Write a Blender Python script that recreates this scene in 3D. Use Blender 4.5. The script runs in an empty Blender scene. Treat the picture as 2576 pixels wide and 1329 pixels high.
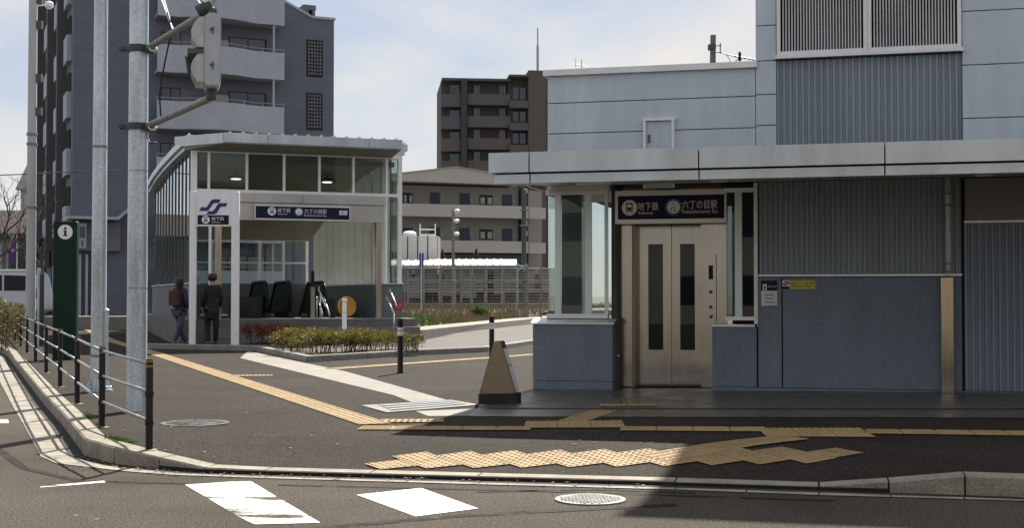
import bpy, bmesh, math, random
from math import sin, cos, tan, pi, radians, sqrt, atan2, hypot
from mathutils import Vector, Matrix
from mathutils.geometry import delaunay_2d_cdt
random.seed(11)
SC = bpy.context.scene
COL = SC.collection

# ------------------------------------------------------------------ camera
FPX, CXP, CYP, HOR, CAMZ = 3300.0, 1288.0, 664.5, 745.0, 1.3     # reference raster 2576 x 1329
PITCH = math.atan((HOR - CYP) / FPX)
cam = bpy.data.cameras.new("camera")
cam.sensor_width = 36.0
cam.lens = 36.0 * FPX / 2576.0
cam.clip_start = 0.1
cam.clip_end = 3000
co = bpy.data.objects.new("camera", cam)
co.location = (0, 0, CAMZ)
co.rotation_euler = (pi / 2 + PITCH, 0, 0)
COL.objects.link(co)
SC.camera = co

# ------------------------------------------------------------------ light
SUN_EL, SUN_AZ = radians(43.0), radians(15.8)        # azimuth from +Y towards +X
w = bpy.data.worlds.new("World")
SC.world = w
w.use_nodes = True
nt = w.node_tree
nt.nodes.clear()
out = nt.nodes.new("ShaderNodeOutputWorld")
bg = nt.nodes.new("ShaderNodeBackground")
sky = nt.nodes.new("ShaderNodeTexSky")
sky.sky_type = 'NISHITA'
sky.sun_disc = False
sky.sun_elevation = SUN_EL
sky.sun_rotation = SUN_AZ
sky.air_density = 1.0
sky.dust_density = 0.2
tc = nt.nodes.new("ShaderNodeTexCoord")
mp = nt.nodes.new("ShaderNodeMapping")
mp.inputs["Scale"].default_value = (1.0, 1.0, 2.6)
mp.inputs["Location"].default_value = (2.2, 0.4, 1.1)
mp.inputs["Rotation"].default_value = (0.0, radians(18), 0)
nz = nt.nodes.new("ShaderNodeTexNoise")
nz.inputs["Scale"].default_value = 4.5
nz.inputs["Detail"].default_value = 7
nz.inputs["Roughness"].default_value = 0.52
nz.inputs["Distortion"].default_value = 0.35
rp = nt.nodes.new("ShaderNodeValToRGB")
rp.color_ramp.elements[0].position = 0.40
rp.color_ramp.elements[0].color = (0.0, 0.0, 0.0, 1)
rp.color_ramp.elements[1].position = 0.64
rp.color_ramp.elements[1].color = (1, 1, 1, 1)
mx = nt.nodes.new("ShaderNodeMixRGB")
mx.inputs[2].default_value = (8.5, 8.3, 8.05, 1)      # sunlit cloud in the sky's own units
nt.links.new(tc.outputs["Generated"], mp.inputs["Vector"])
nt.links.new(mp.outputs["Vector"], nz.inputs["Vector"])
nt.links.new(nz.outputs["Fac"], rp.inputs["Fac"])
nt.links.new(rp.outputs["Color"], mx.inputs[0])
veil = nt.nodes.new("ShaderNodeMixRGB")               # thin high cirrus over the whole sky
veil.inputs[0].default_value = 0.72
veil.inputs[2].default_value = (6.2, 6.6, 7.6, 1)
nt.links.new(sky.outputs["Color"], veil.inputs[1])
nt.links.new(veil.outputs["Color"], mx.inputs[1])
nt.links.new(mx.outputs["Color"], bg.inputs["Color"])
bg.inputs["Strength"].default_value = 0.05
nt.links.new(bg.outputs["Background"], out.inputs["Surface"])

sl = bpy.data.lights.new("sun", 'SUN')
sl.energy = 5.0
sl.angle = radians(0.53)
sl.color = (1.0, 0.94, 0.84)
so = bpy.data.objects.new("sun", sl)
sd = Vector((sin(SUN_AZ) * cos(SUN_EL), cos(SUN_AZ) * cos(SUN_EL), sin(SUN_EL)))
so.rotation_euler = sd.to_track_quat('Z', 'Y').to_euler()
so.location = (5, 10, 30)
COL.objects.link(so)
vs = SC.view_settings
vs.view_transform = 'Standard'
vs.look = 'None'
vs.exposure = 1.0
vs.gamma = 1.0
SC.render.film_transparent = False
try:
    SC.cycles.max_bounces = 8
    SC.cycles.transparent_max_bounces = 24
except Exception:
    pass

# ------------------------------------------------------------------ pixel <-> place helpers
def ray(px, py):
    x = (px - CXP) / FPX
    y = -(py - CYP) / FPX
    return Vector((x, cos(PITCH) - y * sin(PITCH), sin(PITCH) + y * cos(PITCH)))

def ground(px, py, z=0.0):
    d = ray(px, py)
    t = (z - CAMZ) / d.z
    return Vector((d.x * t, d.y * t, z))

def at(px, py, Y):
    d = ray(px, py)
    t = Y / d.y
    return Vector((d.x * t, Y, CAMZ + d.z * t))

class Frame:
    """local axes of a building: u along its front, v into its depth, z up"""
    def __init__(s, o, yaw):
        s.o = Vector(o)
        s.yaw = yaw
        s.u = Vector((cos(yaw), sin(yaw), 0))
        s.v = Vector((-sin(yaw), cos(yaw), 0))
    def p(s, px, py, v=0.0):
        d = ray(px, py)
        c = Vector((0, 0, CAMZ)) - s.o
        t = (v - c.dot(s.v)) / d.dot(s.v)
        q = c + d * t
        return (q.dot(s.u), q.z)
    def U(s, px, v=0.0, py=745):
        return s.p(px, py, v)[0]
    def Z(s, px, py, v=0.0):
        return s.p(px, py, v)[1]
    def side(s, px, py, u=0.0):
        d = ray(px, py)
        c = Vector((0, 0, CAMZ)) - s.o
        t = (u - c.dot(s.u)) / d.dot(s.u)
        q = c + d * t
        return (q.dot(s.v), q.z)
    def w(s, u, v, z):
        return s.o + s.u * u + s.v * v + Vector((0, 0, z))

# ------------------------------------------------------------------ materials
MATS = {}
def _n(t, typ, **kw):
    n = t.nodes.new(typ)
    for k, val in kw.items():
        n.inputs[k].default_value = val
    return n

def mat(name, col, rough=0.7, metal=0.0, var=0.12, scale=2.0, bump=0.0, bscale=60.0, stretch=(1, 1, 1),
        col2=None, speck=0.0, sscale=150.0, spec=0.5, rvar=0.0):
    if name in MATS:
        return MATS[name]
    m = bpy.data.materials.new(name)
    m.use_nodes = True
    t = m.node_tree
    b = t.nodes["Principled BSDF"]
    b.inputs["Roughness"].default_value = rough
    b.inputs["Metallic"].default_value = metal
    b.inputs["Specular IOR Level"].default_value = spec
    tcn = t.nodes.new("ShaderNodeTexCoord")
    mpn = t.nodes.new("ShaderNodeMapping")
    mpn.inputs["Scale"].default_value = stretch
    t.links.new(tcn.outputs["Object"], mpn.inputs["Vector"])
    n1 = _n(t, "ShaderNodeTexNoise", Scale=scale, Detail=6.0, Roughness=0.6)
    t.links.new(mpn.outputs["Vector"], n1.inputs["Vector"])
    c1 = tuple(max(0, c * (1 - var)) for c in col) + (1,)
    c2 = (tuple(min(1, c * (1 + var)) for c in col) if col2 is None else tuple(col2)) + (1,)
    r = t.nodes.new("ShaderNodeValToRGB")
    r.color_ramp.elements[0].position = 0.32
    r.color_ramp.elements[1].position = 0.68
    r.color_ramp.elements[0].color = c1
    r.color_ramp.elements[1].color = c2
    t.links.new(n1.outputs["Fac"], r.inputs["Fac"])
    last = r.outputs["Color"]
    if speck > 0:
        n2 = _n(t, "ShaderNodeTexNoise", Scale=sscale, Detail=3.0, Roughness=0.75)
        t.links.new(tcn.outputs["Object"], n2.inputs["Vector"])
        r2 = t.nodes.new("ShaderNodeValToRGB")
        r2.color_ramp.elements[0].position = 0.36
        r2.color_ramp.elements[1].position = 0.64
        r2.color_ramp.elements[0].color = (1 - speck,) * 3 + (1,)
        r2.color_ramp.elements[1].color = (1 + speck,) * 3 + (1,)
        t.links.new(n2.outputs["Fac"], r2.inputs["Fac"])
        mm = t.nodes.new("ShaderNodeMixRGB")
        mm.blend_type = 'MULTIPLY'
        mm.inputs[0].default_value = 1
        t.links.new(last, mm.inputs[1])
        t.links.new(r2.outputs["Color"], mm.inputs[2])
        last = mm.outputs["Color"]
    t.links.new(last, b.inputs["Base Color"])
    if rvar > 0:
        mr = t.nodes.new("ShaderNodeMapRange")
        mr.inputs[1].default_value = 0.3
        mr.inputs[2].default_value = 0.7
        mr.inputs[3].default_value = max(0.03, rough - rvar)
        mr.inputs[4].default_value = min(1, rough + rvar)
        t.links.new(n1.outputs["Fac"], mr.inputs[0])
        t.links.new(mr.outputs[0], b.inputs["Roughness"])
    if bump > 0:
        n3 = _n(t, "ShaderNodeTexNoise", Scale=bscale, Detail=4.0)
        t.links.new(mpn.outputs["Vector"], n3.inputs["Vector"])
        bp = t.nodes.new("ShaderNodeBump")
        bp.inputs["Strength"].default_value = bump
        bp.inputs["Distance"].default_value = 0.02
        t.links.new(n3.outputs["Fac"], bp.inputs["Height"])
        t.links.new(bp.outputs["Normal"], b.inputs["Normal"])
    MATS[name] = m
    return m

def glass(name, tint=(0.75, 0.85, 0.83), refl=0.06, power=3.0, amount=0.65):
    if name in MATS:
        return MATS[name]
    m = bpy.data.materials.new(name)
    m.use_nodes = True
    t = m.node_tree
    t.nodes.clear()
    o = t.nodes.new("ShaderNodeOutputMaterial")
    tr = t.nodes.new("ShaderNodeBsdfTransparent")
    tr.inputs[0].default_value = tint + (1,)
    gl = t.nodes.new("ShaderNodeBsdfGlossy")
    gl.inputs["Roughness"].default_value = 0.015
    gl.inputs["Color"].default_value = (0.95, 0.97, 0.97, 1)
    lw = t.nodes.new("ShaderNodeLayerWeight")
    lw.inputs[0].default_value = 0.5
    pw = t.nodes.new("ShaderNodeMath")
    pw.operation = 'POWER'
    pw.inputs[1].default_value = power
    ma = t.nodes.new("ShaderNodeMath")
    ma.operation = 'MULTIPLY_ADD'
    ma.inputs[1].default_value = amount
    ma.inputs[2].default_value = refl
    mix = t.nodes.new("ShaderNodeMixShader")
    t.links.new(lw.outputs["Facing"], pw.inputs[0])
    t.links.new(pw.outputs[0], ma.inputs[0])
    t.links.new(ma.outputs[0], mix.inputs[0])
    t.links.new(tr.outputs[0], mix.inputs[1])
    t.links.new(gl.outputs[0], mix.inputs[2])
    t.links.new(mix.outputs[0], o.inputs["Surface"])
    MATS[name] = m
    return m

def emit(name, col, strength):
    m = bpy.data.materials.new(name)
    m.use_nodes = True
    b = m.node_tree.nodes["Principled BSDF"]
    b.inputs["Base Color"].default_value = col + (1,)
    b.inputs["Emission Color"].default_value = col + (1,)
    b.inputs["Emission Strength"].default_value = strength
    MATS[name] = m
    return m

def paint_mat(name, col, under, wear=0.5, scale=2.2, stretch=(1, 1, 1)):
    """road paint worn through to the surface below"""
    m = bpy.data.materials.new(name)
    m.use_nodes = True
    t = m.node_tree
    b = t.nodes["Principled BSDF"]
    b.inputs["Roughness"].default_value = 0.8
    b.inputs["Specular IOR Level"].default_value = 0.1
    tcn = t.nodes.new("ShaderNodeTexCoord")
    mpn = t.nodes.new("ShaderNodeMapping")
    mpn.inputs["Scale"].default_value = stretch
    t.links.new(tcn.outputs["Object"], mpn.inputs["Vector"])
    n1 = _n(t, "ShaderNodeTexNoise", Scale=scale, Detail=9.0, Roughness=0.7)
    n2 = _n(t, "ShaderNodeTexNoise", Scale=140.0, Detail=2.0)
    t.links.new(mpn.outputs["Vector"], n1.inputs["Vector"])
    t.links.new(tcn.outputs["Object"], n2.inputs["Vector"])
    ad = t.nodes.new("ShaderNodeMath")
    ad.operation = 'MULTIPLY_ADD'
    ad.inputs[1].default_value = 0.22
    t.links.new(n2.outputs["Fac"], ad.inputs[0])
    t.links.new(n1.outputs["Fac"], ad.inputs[2])
    r = t.nodes.new("ShaderNodeValToRGB")
    r.color_ramp.elements[0].position = wear
    r.color_ramp.elements[1].position = wear + 0.09
    r.color_ramp.elements[0].color = (0, 0, 0, 1)
    r.color_ramp.elements[1].color = (1, 1, 1, 1)
    t.links.new(ad.outputs[0], r.inputs["Fac"])
    b.inputs["Base Color"].default_value = col + (1,)
    t.links.new(r.outputs["Color"], b.inputs["Alpha"])      # where worn away the road below shows
    MATS[name] = m
    return m

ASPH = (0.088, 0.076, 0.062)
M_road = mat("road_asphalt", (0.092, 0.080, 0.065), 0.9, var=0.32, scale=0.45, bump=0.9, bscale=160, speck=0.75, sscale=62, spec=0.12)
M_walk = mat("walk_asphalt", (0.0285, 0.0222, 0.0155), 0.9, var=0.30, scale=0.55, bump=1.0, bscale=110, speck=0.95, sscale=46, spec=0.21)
M_lane = mat("lane_surface", (0.075, 0.066, 0.055), 0.85, var=0.15, scale=0.8, bump=0.5, bscale=120, speck=0.35, sscale=60)
M_apron = mat("apron_paving", (0.092, 0.082, 0.068), 0.34, var=0.25, scale=1.6, bump=0.12, bscale=90, rvar=0.16, speck=0.2, sscale=60)
M_kerb = mat("kerb_concrete", (0.25, 0.225, 0.18), 0.85, var=0.28, scale=4, bump=0.4, bscale=90, speck=0.25, sscale=60)
M_pale = mat("pale_paving", (0.205, 0.19, 0.165), 0.8, var=0.16, scale=3, bump=0.25, bscale=90, speck=0.15, sscale=70)
M_tact = mat("tactile_yellow", (0.275, 0.185, 0.082), 0.8, var=0.2, scale=4, bump=0.2, bscale=80, speck=0.2, sscale=60)
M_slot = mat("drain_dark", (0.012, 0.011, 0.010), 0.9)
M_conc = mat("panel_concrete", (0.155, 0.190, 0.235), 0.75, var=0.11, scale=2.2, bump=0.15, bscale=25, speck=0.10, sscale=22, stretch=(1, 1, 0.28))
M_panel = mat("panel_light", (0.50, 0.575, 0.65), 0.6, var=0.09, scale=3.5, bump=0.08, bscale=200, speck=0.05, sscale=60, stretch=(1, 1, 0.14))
M_groove = mat("groove_dark", (0.03, 0.033, 0.04), 0.9)
M_corr = mat("corrugated_grey", (0.245, 0.295, 0.335), 0.55, metal=0.2, var=0.10, scale=2, stretch=(1, 1, 0.2))
M_fascia = mat("fascia_metal", (0.48, 0.525, 0.555), 0.34, metal=0.75, var=0.22, scale=1.6, stretch=(1, 1, 0.25), rvar=0.12, bump=0.04, bscale=2.5)
M_soffit = mat("soffit_metal", (0.55, 0.50, 0.43), 0.35, metal=0.6, var=0.1, scale=1)
M_steel = mat("brushed_steel", (0.345, 0.335, 0.31), 0.14, metal=1.0, var=0.05, scale=30, stretch=(1, 1, 0.02), rvar=0.04, bump=0.10, bscale=1.1)
M_alu = mat("aluminium", (0.66, 0.67, 0.68), 0.4, metal=0.6, var=0.08, scale=4)
M_white = mat("white_coat", (0.84, 0.85, 0.87), 0.45, var=0.05, scale=5)
M_navy = mat("sign_navy", (0.010, 0.015, 0.045), 0.55, var=0.1, scale=2, spec=0.2)
M_logo = mat("logo_blue", (0.018, 0.018, 0.16), 0.45, var=0.05)
M_letter = mat("letter_white", (0.80, 0.81, 0.83), 0.5, var=0.03)
M_teal = mat("sign_teal", (0.08, 0.22, 0.24), 0.5, var=0.1)
M_black = mat("black_metal", (0.009, 0.0085, 0.0085), 0.45, var=0.2, scale=8, spec=0.3)
M_rubber = mat("black_rubber", (0.012, 0.012, 0.014), 0.75, var=0.3, scale=12, bump=0.2, bscale=60)
M_galv = mat("galvanised", (0.50, 0.56, 0.60), 0.42, metal=0.55, var=0.30, scale=5, stretch=(1, 1, 0.18), bump=0.1, bscale=30, rvar=0.12, speck=0.15, sscale=30)
M_galvd = mat("galvanised_aged", (0.21, 0.205, 0.195), 0.5, metal=0.5, var=0.25, scale=9)
M_rail = mat("rail_grey", (0.30, 0.30, 0.31), 0.4, metal=0.6, var=0.15, scale=8)
M_amber = mat("reflector_amber", (0.30, 0.17, 0.03), 0.35, var=0.1)
M_refl = mat("reflector_white", (0.70, 0.72, 0.76), 0.35, var=0.08)
M_green = mat("totem_green", (0.006, 0.024, 0.016), 0.5, var=0.2, scale=3, spec=0.2)
M_dark = mat("interior_dark", (0.035, 0.036, 0.038), 0.6, var=0.2)
M_dgrey = mat("dark_grey", (0.075, 0.078, 0.085), 0.6, var=0.15)
M_glass = glass("clear_glass", (0.82, 0.86, 0.84), 0.025, 3.0, 0.45)
M_glasss = glass("side_glass", (0.80, 0.85, 0.84), 0.03, 2.2, 0.95)
M_glassd = glass("smoked_glass", (0.30, 0.35, 0.34), 0.03, 3.0, 0.5)
M_win = mat("window_dark", (0.016, 0.020, 0.026), 0.08, var=0.2, scale=1, spec=0.8)
M_brass = mat("warm_steel", (0.52, 0.45, 0.35), 0.30, metal=0.9, var=0.03, scale=60, stretch=(1, 1, 0.01), rvar=0.03)

# ------------------------------------------------------------------ mesh builder
class MB:
    def __init__(s):
        s.v, s.f, s.m, s.cuts = [], [], [], []
    def add(s, vs_, fs, mi=0):
        k = len(s.v)
        s.cuts.append((k, len(s.f)))
        s.v += [tuple(p) for p in vs_]
        s.f += [tuple(i + k for i in f) for f in fs]
        s.m += [mi] * len(fs)
        return s
    def box(s, x0, x1, y0, y1, z0, z1, mi=0):
        if x0 > x1: x0, x1 = x1, x0
        if y0 > y1: y0, y1 = y1, y0
        if z0 > z1: z0, z1 = z1, z0
        p = [(x0, y0, z0), (x1, y0, z0), (x1, y1, z0), (x0, y1, z0), (x0, y0, z1), (x1, y0, z1), (x1, y1, z1), (x0, y1, z1)]
        return s.add(p, [(0, 3, 2, 1), (4, 5, 6, 7), (0, 1, 5, 4), (1, 2, 6, 5), (2, 3, 7, 6), (3, 0, 4, 7)], mi)
    def cbox(s, x0, x1, y0, y1, z0, z1, c=0.01, mi=0):
        """box with its vertical and top edges chamfered"""
        pl = [(x0 + c, y0), (x1 - c, y0), (x1, y0 + c), (x1, y1 - c), (x1 - c, y1), (x0 + c, y1), (x0, y1 - c), (x0, y0 + c)]
        cx_, cy_ = (x0 + x1) / 2, (y0 + y1) / 2
        k = len(pl)
        v = [(x, y, z0) for x, y in pl] + [(x, y, z1 - c) for x, y in pl]
        ins = [(x + (c if x < cx_ else -c), y + (c if y < cy_ else -c), z1) for x, y in pl]
        v += ins
        f = [tuple(range(k - 1, -1, -1)), tuple(range(2 * k, 3 * k))]
        for i in range(k):
            j = (i + 1) % k
            f += [(i, j, k + j, k + i), (k + i, k + j, 2 * k + j, 2 * k + i)]
        return s.add(v, f, mi)
    def prism(s, poly, a, b, axis='z', mi=0):
        """extrude a 2-D outline: axis z -> (x,y); axis y -> (x,z); axis x -> (y,z)"""
        def mk(p, h):
            return (p[0], p[1], h) if axis == 'z' else (p[0], h, p[1]) if axis == 'y' else (h, p[0], p[1])
        n = len(poly)
        ar = sum(poly[i][0] * poly[(i + 1) % n][1] - poly[(i + 1) % n][0] * poly[i][1] for i in range(n))
        if ar < 0: poly = poly[::-1]
        v = [mk(p, a) for p in poly] + [mk(p, b) for p in poly]
        f = [tuple(range(n - 1, -1, -1)), tuple(range(n, 2 * n))] + [(i, (i + 1) % n, n + (i + 1) % n, n + i) for i in range(n)]
        if axis == 'y': f = [x[::-1] for x in f]
        if b < a: f = [x[::-1] for x in f]
        return s.add(v, f, mi)
    def tube(s, pts, r, n=10, mi=0, r2=None, caps=True):
        pts = [Vector(p) for p in pts]
        k = len(pts)
        rings = []
        prev = None
        for i, p in enumerate(pts):
            d = (pts[min(i + 1, k - 1)] - pts[max(i - 1, 0)]).normalized()
            a = prev if prev is not None else (Vector((0, 0, 1)) if abs(d.z) < 0.9 else Vector((1, 0, 0)))
            x = (a - d * a.dot(d))
            x = x.normalized() if x.length > 1e-6 else d.orthogonal().normalized()
            prev = x
            y = d.cross(x)
            rr = r if r2 is None else r + (r2 - r) * i / max(1, k - 1)
            rings.append([p + (x * cos(2 * pi * j / n) + y * sin(2 * pi * j / n)) * rr for j in range(n)])
        v = [q for g in rings for q in g]
        f = []
        for i in range(k - 1):
            for j in range(n):
                j2 = (j + 1) % n
                f.append((i * n + j, i * n + j2, (i + 1) * n + j2, (i + 1) * n + j))
        if caps:
            f.append(tuple(range(n - 1, -1, -1)))
            f.append(tuple(range((k - 1) * n, k * n)))
        return s.add(v, f, mi)
    def lathe(s, prof, c=(0, 0, 0), n=20, mi=0):
        v, f = [], []
        for r, z in prof:
            v += [(c[0] + r * cos(2 * pi * j / n), c[1] + r * sin(2 * pi * j / n), c[2] + z) for j in range(n)]
        k = len(prof)
        for i in range(k - 1):
            for j in range(n):
                j2 = (j + 1) % n
                f.append((i * n + j, i * n + j2, (i + 1) * n + j2, (i + 1) * n + j))
        f.append(tuple(range(n - 1, -1, -1)))
        f.append(tuple(range((k - 1) * n, k * n)))
        return s.add(v, f, mi)
    def disc(s, cx_, cz, r, y0, y1, n=24, mi=0, rz=None):
        rz = rz or r
        return s.prism([(cx_ + r * cos(2 * pi * i / n), cz + rz * sin(2 * pi * i / n)) for i in range(n)], y0, y1, 'y', mi)
    def corr(s, u0, u1, v0, z0, z1, pitch=0.08, dep=0.02, back=0.03, mi=0):
        """upright corrugated sheet facing -v"""
        n = max(1, int(round((u1 - u0) / pitch)))
        p = (u1 - u0) / n
        line = []
        for i in range(n):
            a = u0 + i * p
            line += [(a, v0), (a + p * 0.42, v0), (a + p * 0.55, v0 + dep), (a + p * 0.87, v0 + dep)]
        line.append((u1, v0))
        poly = line + [(u1, v0 + back), (u0, v0 + back)]
        return s.prism(poly, z0, z1, 'z', mi)
    def build(s, name, mats, parent=None, smooth=False, loc=None, rotz=0.0):
        me = bpy.data.meshes.new(name)
        me.from_pydata(s.v, [], s.f)
        mats = mats if isinstance(mats, (list, tuple)) else [mats]
        for m in mats: me.materials.append(m)
        if len(mats) > 1: me.polygons.foreach_set("material_index", s.m)
        if smooth: me.polygons.foreach_set("use_smooth", [True] * len(me.polygons))
        me.update()
        o = bpy.data.objects.new(name, me)
        COL.objects.link(o)
        if parent is not None: o.parent = parent
        if loc is not None: o.location = loc
        o.rotation_euler = (0, 0, rotz)
        return o

    def each(s, name, mats, parent=None, smooth=False):
        """every added solid becomes an object of its own"""
        c = s.cuts + [(len(s.v), len(s.f))]
        res = []
        for (v0, f0), (v1, f1) in zip(c[:-1], c[1:]):
            q = MB()
            q.v = s.v[v0:v1]
            q.f = [tuple(i - v0 for i in f) for f in s.f[f0:f1]]
            q.m = [0] * len(q.f)
            res.append(q.build(name, mats, parent, smooth))
        return res

def autosmooth(o, deg=40):
    bm = bmesh.new()
    bm.from_mesh(o.data)
    for f in bm.faces: f.smooth = True
    for e in bm.edges:
        if len(e.link_faces) == 2 and e.calc_face_angle(0) > radians(deg): e.smooth = False
    bm.to_mesh(o.data)
    bm.free()
    return o

def tag(o, label, cat, group=None):
    o["label"] = label
    o["category"] = cat
    if group: o["group"] = group
    return o

def thing(name, label, cat, loc=(0, 0, 0), rotz=0.0, group=None):
    o = bpy.data.objects.new(name, None)
    o.empty_display_size = 0.2
    COL.objects.link(o)
    o.location = loc
    o.rotation_euler = (0, 0, rotz)
    return tag(o, label, cat, group)

def struct(o):
    o["kind"] = "structure"
    return o

def copy_tree(o, parent=None):
    kids = list(o.children)
    c = o.copy()
    COL.objects.link(c)
    if parent is not None: c.parent = parent
    for k in kids: copy_tree(k, c)
    return c

def lettering(mb, s, x, z, v, height=None, width=None, depth=0.002, mi=0, center=False, wscale=1.0):
    """solid letters in the u-z plane, facing -v"""
    cu = bpy.data.curves.new("lettering", 'FONT')
    cu.body = s
    cu.size = 1.0
    cu.extrude = 0.0
    ob = bpy.data.objects.new("lettering", cu)
    COL.objects.link(ob)
    dg = bpy.context.evaluated_depsgraph_get()
    dg.update()
    me = bpy.data.meshes.new_from_object(ob.evaluated_get(dg))
    vsx = [p.co.copy() for p in me.vertices]
    fs = [tuple(p.vertices) for p in me.polygons]
    bpy.data.objects.remove(ob)
    bpy.data.curves.remove(cu)
    if not vsx: return
    x0, x1 = min(p.x for p in vsx), max(p.x for p in vsx)
    y0, y1 = min(p.y for p in vsx), max(p.y for p in vsx)
    sy = (height / (y1 - y0)) if height else None
    sx = (width / (x1 - x0)) if width else None
    sx = sx or sy * wscale
    sy = sy or sx
    off = -(x1 - x0) * sx / 2 if center else 0
    mb.add([(x + off + (p.x - x0) * sx, v, z + (p.y - y0) * sy) for p in vsx], fs, mi)

# ------------------------------------------------------------------ ground
KERB_PX = [(20, 899, .13), (110, 1019, .13), (157, 1072, .13), (213, 1149, .14), (287, 1169, .13), (400, 1182, .085),
           (513, 1192, .040), (664, 1196, .030), (1200, 1211, .030), (1698, 1224, .030), (2060, 1236, .030), (2236, 1242, .075),
           (2428, 1248, .13), (2700, 1258, .13)]
KB = [ground(a, b, 0.0) for a, b, c in KERB_PX]
KZ = [c for a, b, c in KERB_PX]
d0 = (KB[0] - KB[1]).normalized()
KB = [KB[0] + Vector((-0.42, 0.907, 0)) * 45] + KB + [KB[-1] + (KB[-1] - KB[-2]).normalized() * 14]
KZ = [.13] + KZ + [.13]

def sm(a, b, x):
    t = max(0.0, min(1.0, (x - a) / (b - a)))
    return t * t * (3 - 2 * t)

def hz(x, y):
    """height of the pavement"""
    best, bz = 1e9, .1
    for i in range(len(KB) - 1):
        a, b = KB[i], KB[i + 1]
        dx, dy = b.x - a.x, b.y - a.y
        t = max(0, min(1, ((x - a.x) * dx + (y - a.y) * dy) / (dx * dx + dy * dy)))
        d = hypot(x - a.x - dx * t, y - a.y - dy * t)
        if d < best: best, bz = d, KZ[i] + (KZ[i + 1] - KZ[i]) * t
    z = bz + (0.12 - bz) * sm(0.1, 1.7, best)
    z += 0.011 * max(0, min(9, x)) * sm(10.3, 12.5, y)
    z += 0.25 * sm(33, 45, y)
    return z

def gp(px, py, lift=0.0):
    """place of a pixel on the pavement"""
    z = 0.12
    for _ in range(6):
        q = ground(px, py, z)
        z = hz(q.x, q.y)
    q = ground(px, py, z)
    return Vector((q.x, q.y, z + lift))

def inside(poly, x, y):
    c = False
    n = len(poly)
    for i in range(n):
        x1, y1 = poly[i]
        x2, y2 = poly[i - 1]
        if (y1 > y) != (y2 > y) and x < (x2 - x1) * (y - y1) / (y2 - y1) + x1: c = not c
    return c

def sheet(name, poly, hf, step, m, lift=0.0, far=None):
    poly = [(p[0], p[1]) for p in poly]
    vs_, es = [], []
    n = len(poly)
    for i in range(n):
        a, b = poly[i], poly[(i + 1) % n]
        L = hypot(b[0] - a[0], b[1] - a[1])
        st = step if (a[1] < 16 or far is None) else far
        k = max(1, int(L / st))
        for j in range(k): vs_.append((a[0] + (b[0] - a[0]) * j / k, a[1] + (b[1] - a[1]) * j / k))
    nb = len(vs_)
    es = [(i, (i + 1) % nb) for i in range(nb)]
    x0, x1 = min(p[0] for p in poly), max(p[0] for p in poly)
    y0, y1 = min(p[1] for p in poly), max(p[1] for p in poly)
    y = y0 + step / 2
    while y < y1:
        st = step if (far is None or y < 16) else far
        x = x0 + st / 2
        while x < x1:
            if inside(poly, x, y): vs_.append((x, y))
            x += st
        y += st
    r = delaunay_2d_cdt([Vector(p) for p in vs_], es, [list(range(nb))], 1, 1e-5)
    mb = MB()
    fs = []
    for f in r[2]:
        a = sum(r[0][f[i]].x * r[0][f[(i + 1) % len(f)]].y - r[0][f[(i + 1) % len(f)]].x * r[0][f[i]].y for i in range(len(f)))
        fs.append(tuple(f) if a > 0 else tuple(f[::-1]))
    mb.add([(p.x, p.y, hf(p.x, p.y) + lift) for p in r[0]], fs)
    return mb.build(name, m)

def flat(z): return lambda x, y: z

# far ground and the road
far = MB()
for (x0, x1, y0, y1) in ((-900, 900, 60, 1500), (-900, -50, -400, 60), (50, 900, -400, 60)):
    far.add([(x0, y0, .30), (x1, y0, .30), (x1, y1, .30), (x0, y1, .30)], [(0, 1, 2, 3)])
struct(far.build("ground", mat("far_ground", (0.09, 0.085, 0.07), 0.9, var=0.2, scale=0.2)))
rd = MB()
rd.add([(-50, -60, 0), (50, -60, 0), (50, 60, 0), (-50, 60, 0)], [(0, 1, 2, 3)])
struct(rd.build("road", M_road))

# kerb line offset inwards
def offset(line, d):
    res = []
    for i, p in enumerate(line):
        a = line[max(0, i - 1)]
        b = line[min(len(line) - 1, i + 1)]
        t1 = (p - a).normalized() if i > 0 else (b - p).normalized()
        t2 = (b - p).normalized() if i < len(line) - 1 else t1
        n = (Vector((-t1.y, t1.x, 0)) + Vector((-t2.y, t2.x, 0))).normalized()
        c = max(0.5, n.dot(Vector((-t1.y, t1.x, 0))))
        res.append(p + n * d / c)
    return res
KI = offset(KB, 0.17)
walk_poly = [(p.x, p.y) for p in KI] + [(30, 20), (30, 60), (-30, 60)]
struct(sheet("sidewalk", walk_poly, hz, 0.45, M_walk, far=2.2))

# kerb stones: one block per length, hair gaps between
kb = MB()
def kerb_run(mb, base, zs, wdt=0.17, stone=1.0, gap=0.006, below=0.03, hf=None):
    ins = offset(base, wdt)
    for i in range(len(base) - 1):
        L = (base[i + 1] - base[i]).length
        k = max(1, int(round(L / stone)))
        for j in range(k):
            t0, t1 = j / k + gap / L, (j + 1) / k - gap / L
            def P(l, t): return l[i] + (l[i + 1] - l[i]) * t
            za, zb = zs[i] + (zs[i + 1] - zs[i]) * t0, zs[i] + (zs[i + 1] - zs[i]) * t1
            a, b, c, d = P(base, t0), P(base, t1), P(ins, t1), P(ins, t0)
            lo = base[i].z - below
            ch = min(0.015, max(za - lo, .01) * 0.12)
            n = (d - a).normalized()
            v = [(a.x, a.y, lo), (b.x, b.y, lo), (c.x, c.y, lo), (d.x, d.y, lo),
                 (a.x, a.y, za - ch), (b.x, b.y, zb - ch), (c.x, c.y, zb), (d.x, d.y, za),
                 (a.x + n.x * ch, a.y + n.y * ch, za), (b.x + n.x * ch, b.y + n.y * ch, zb)]
            mb.add(v, [(0, 1, 5, 4), (4, 5, 9, 8), (8, 9, 6, 7), (1, 2, 6, 9, 5), (3, 0, 4, 8, 7), (2, 3, 7, 6)])
kerb_run(kb, KB, [z + 0.004 for z in KZ])
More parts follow.
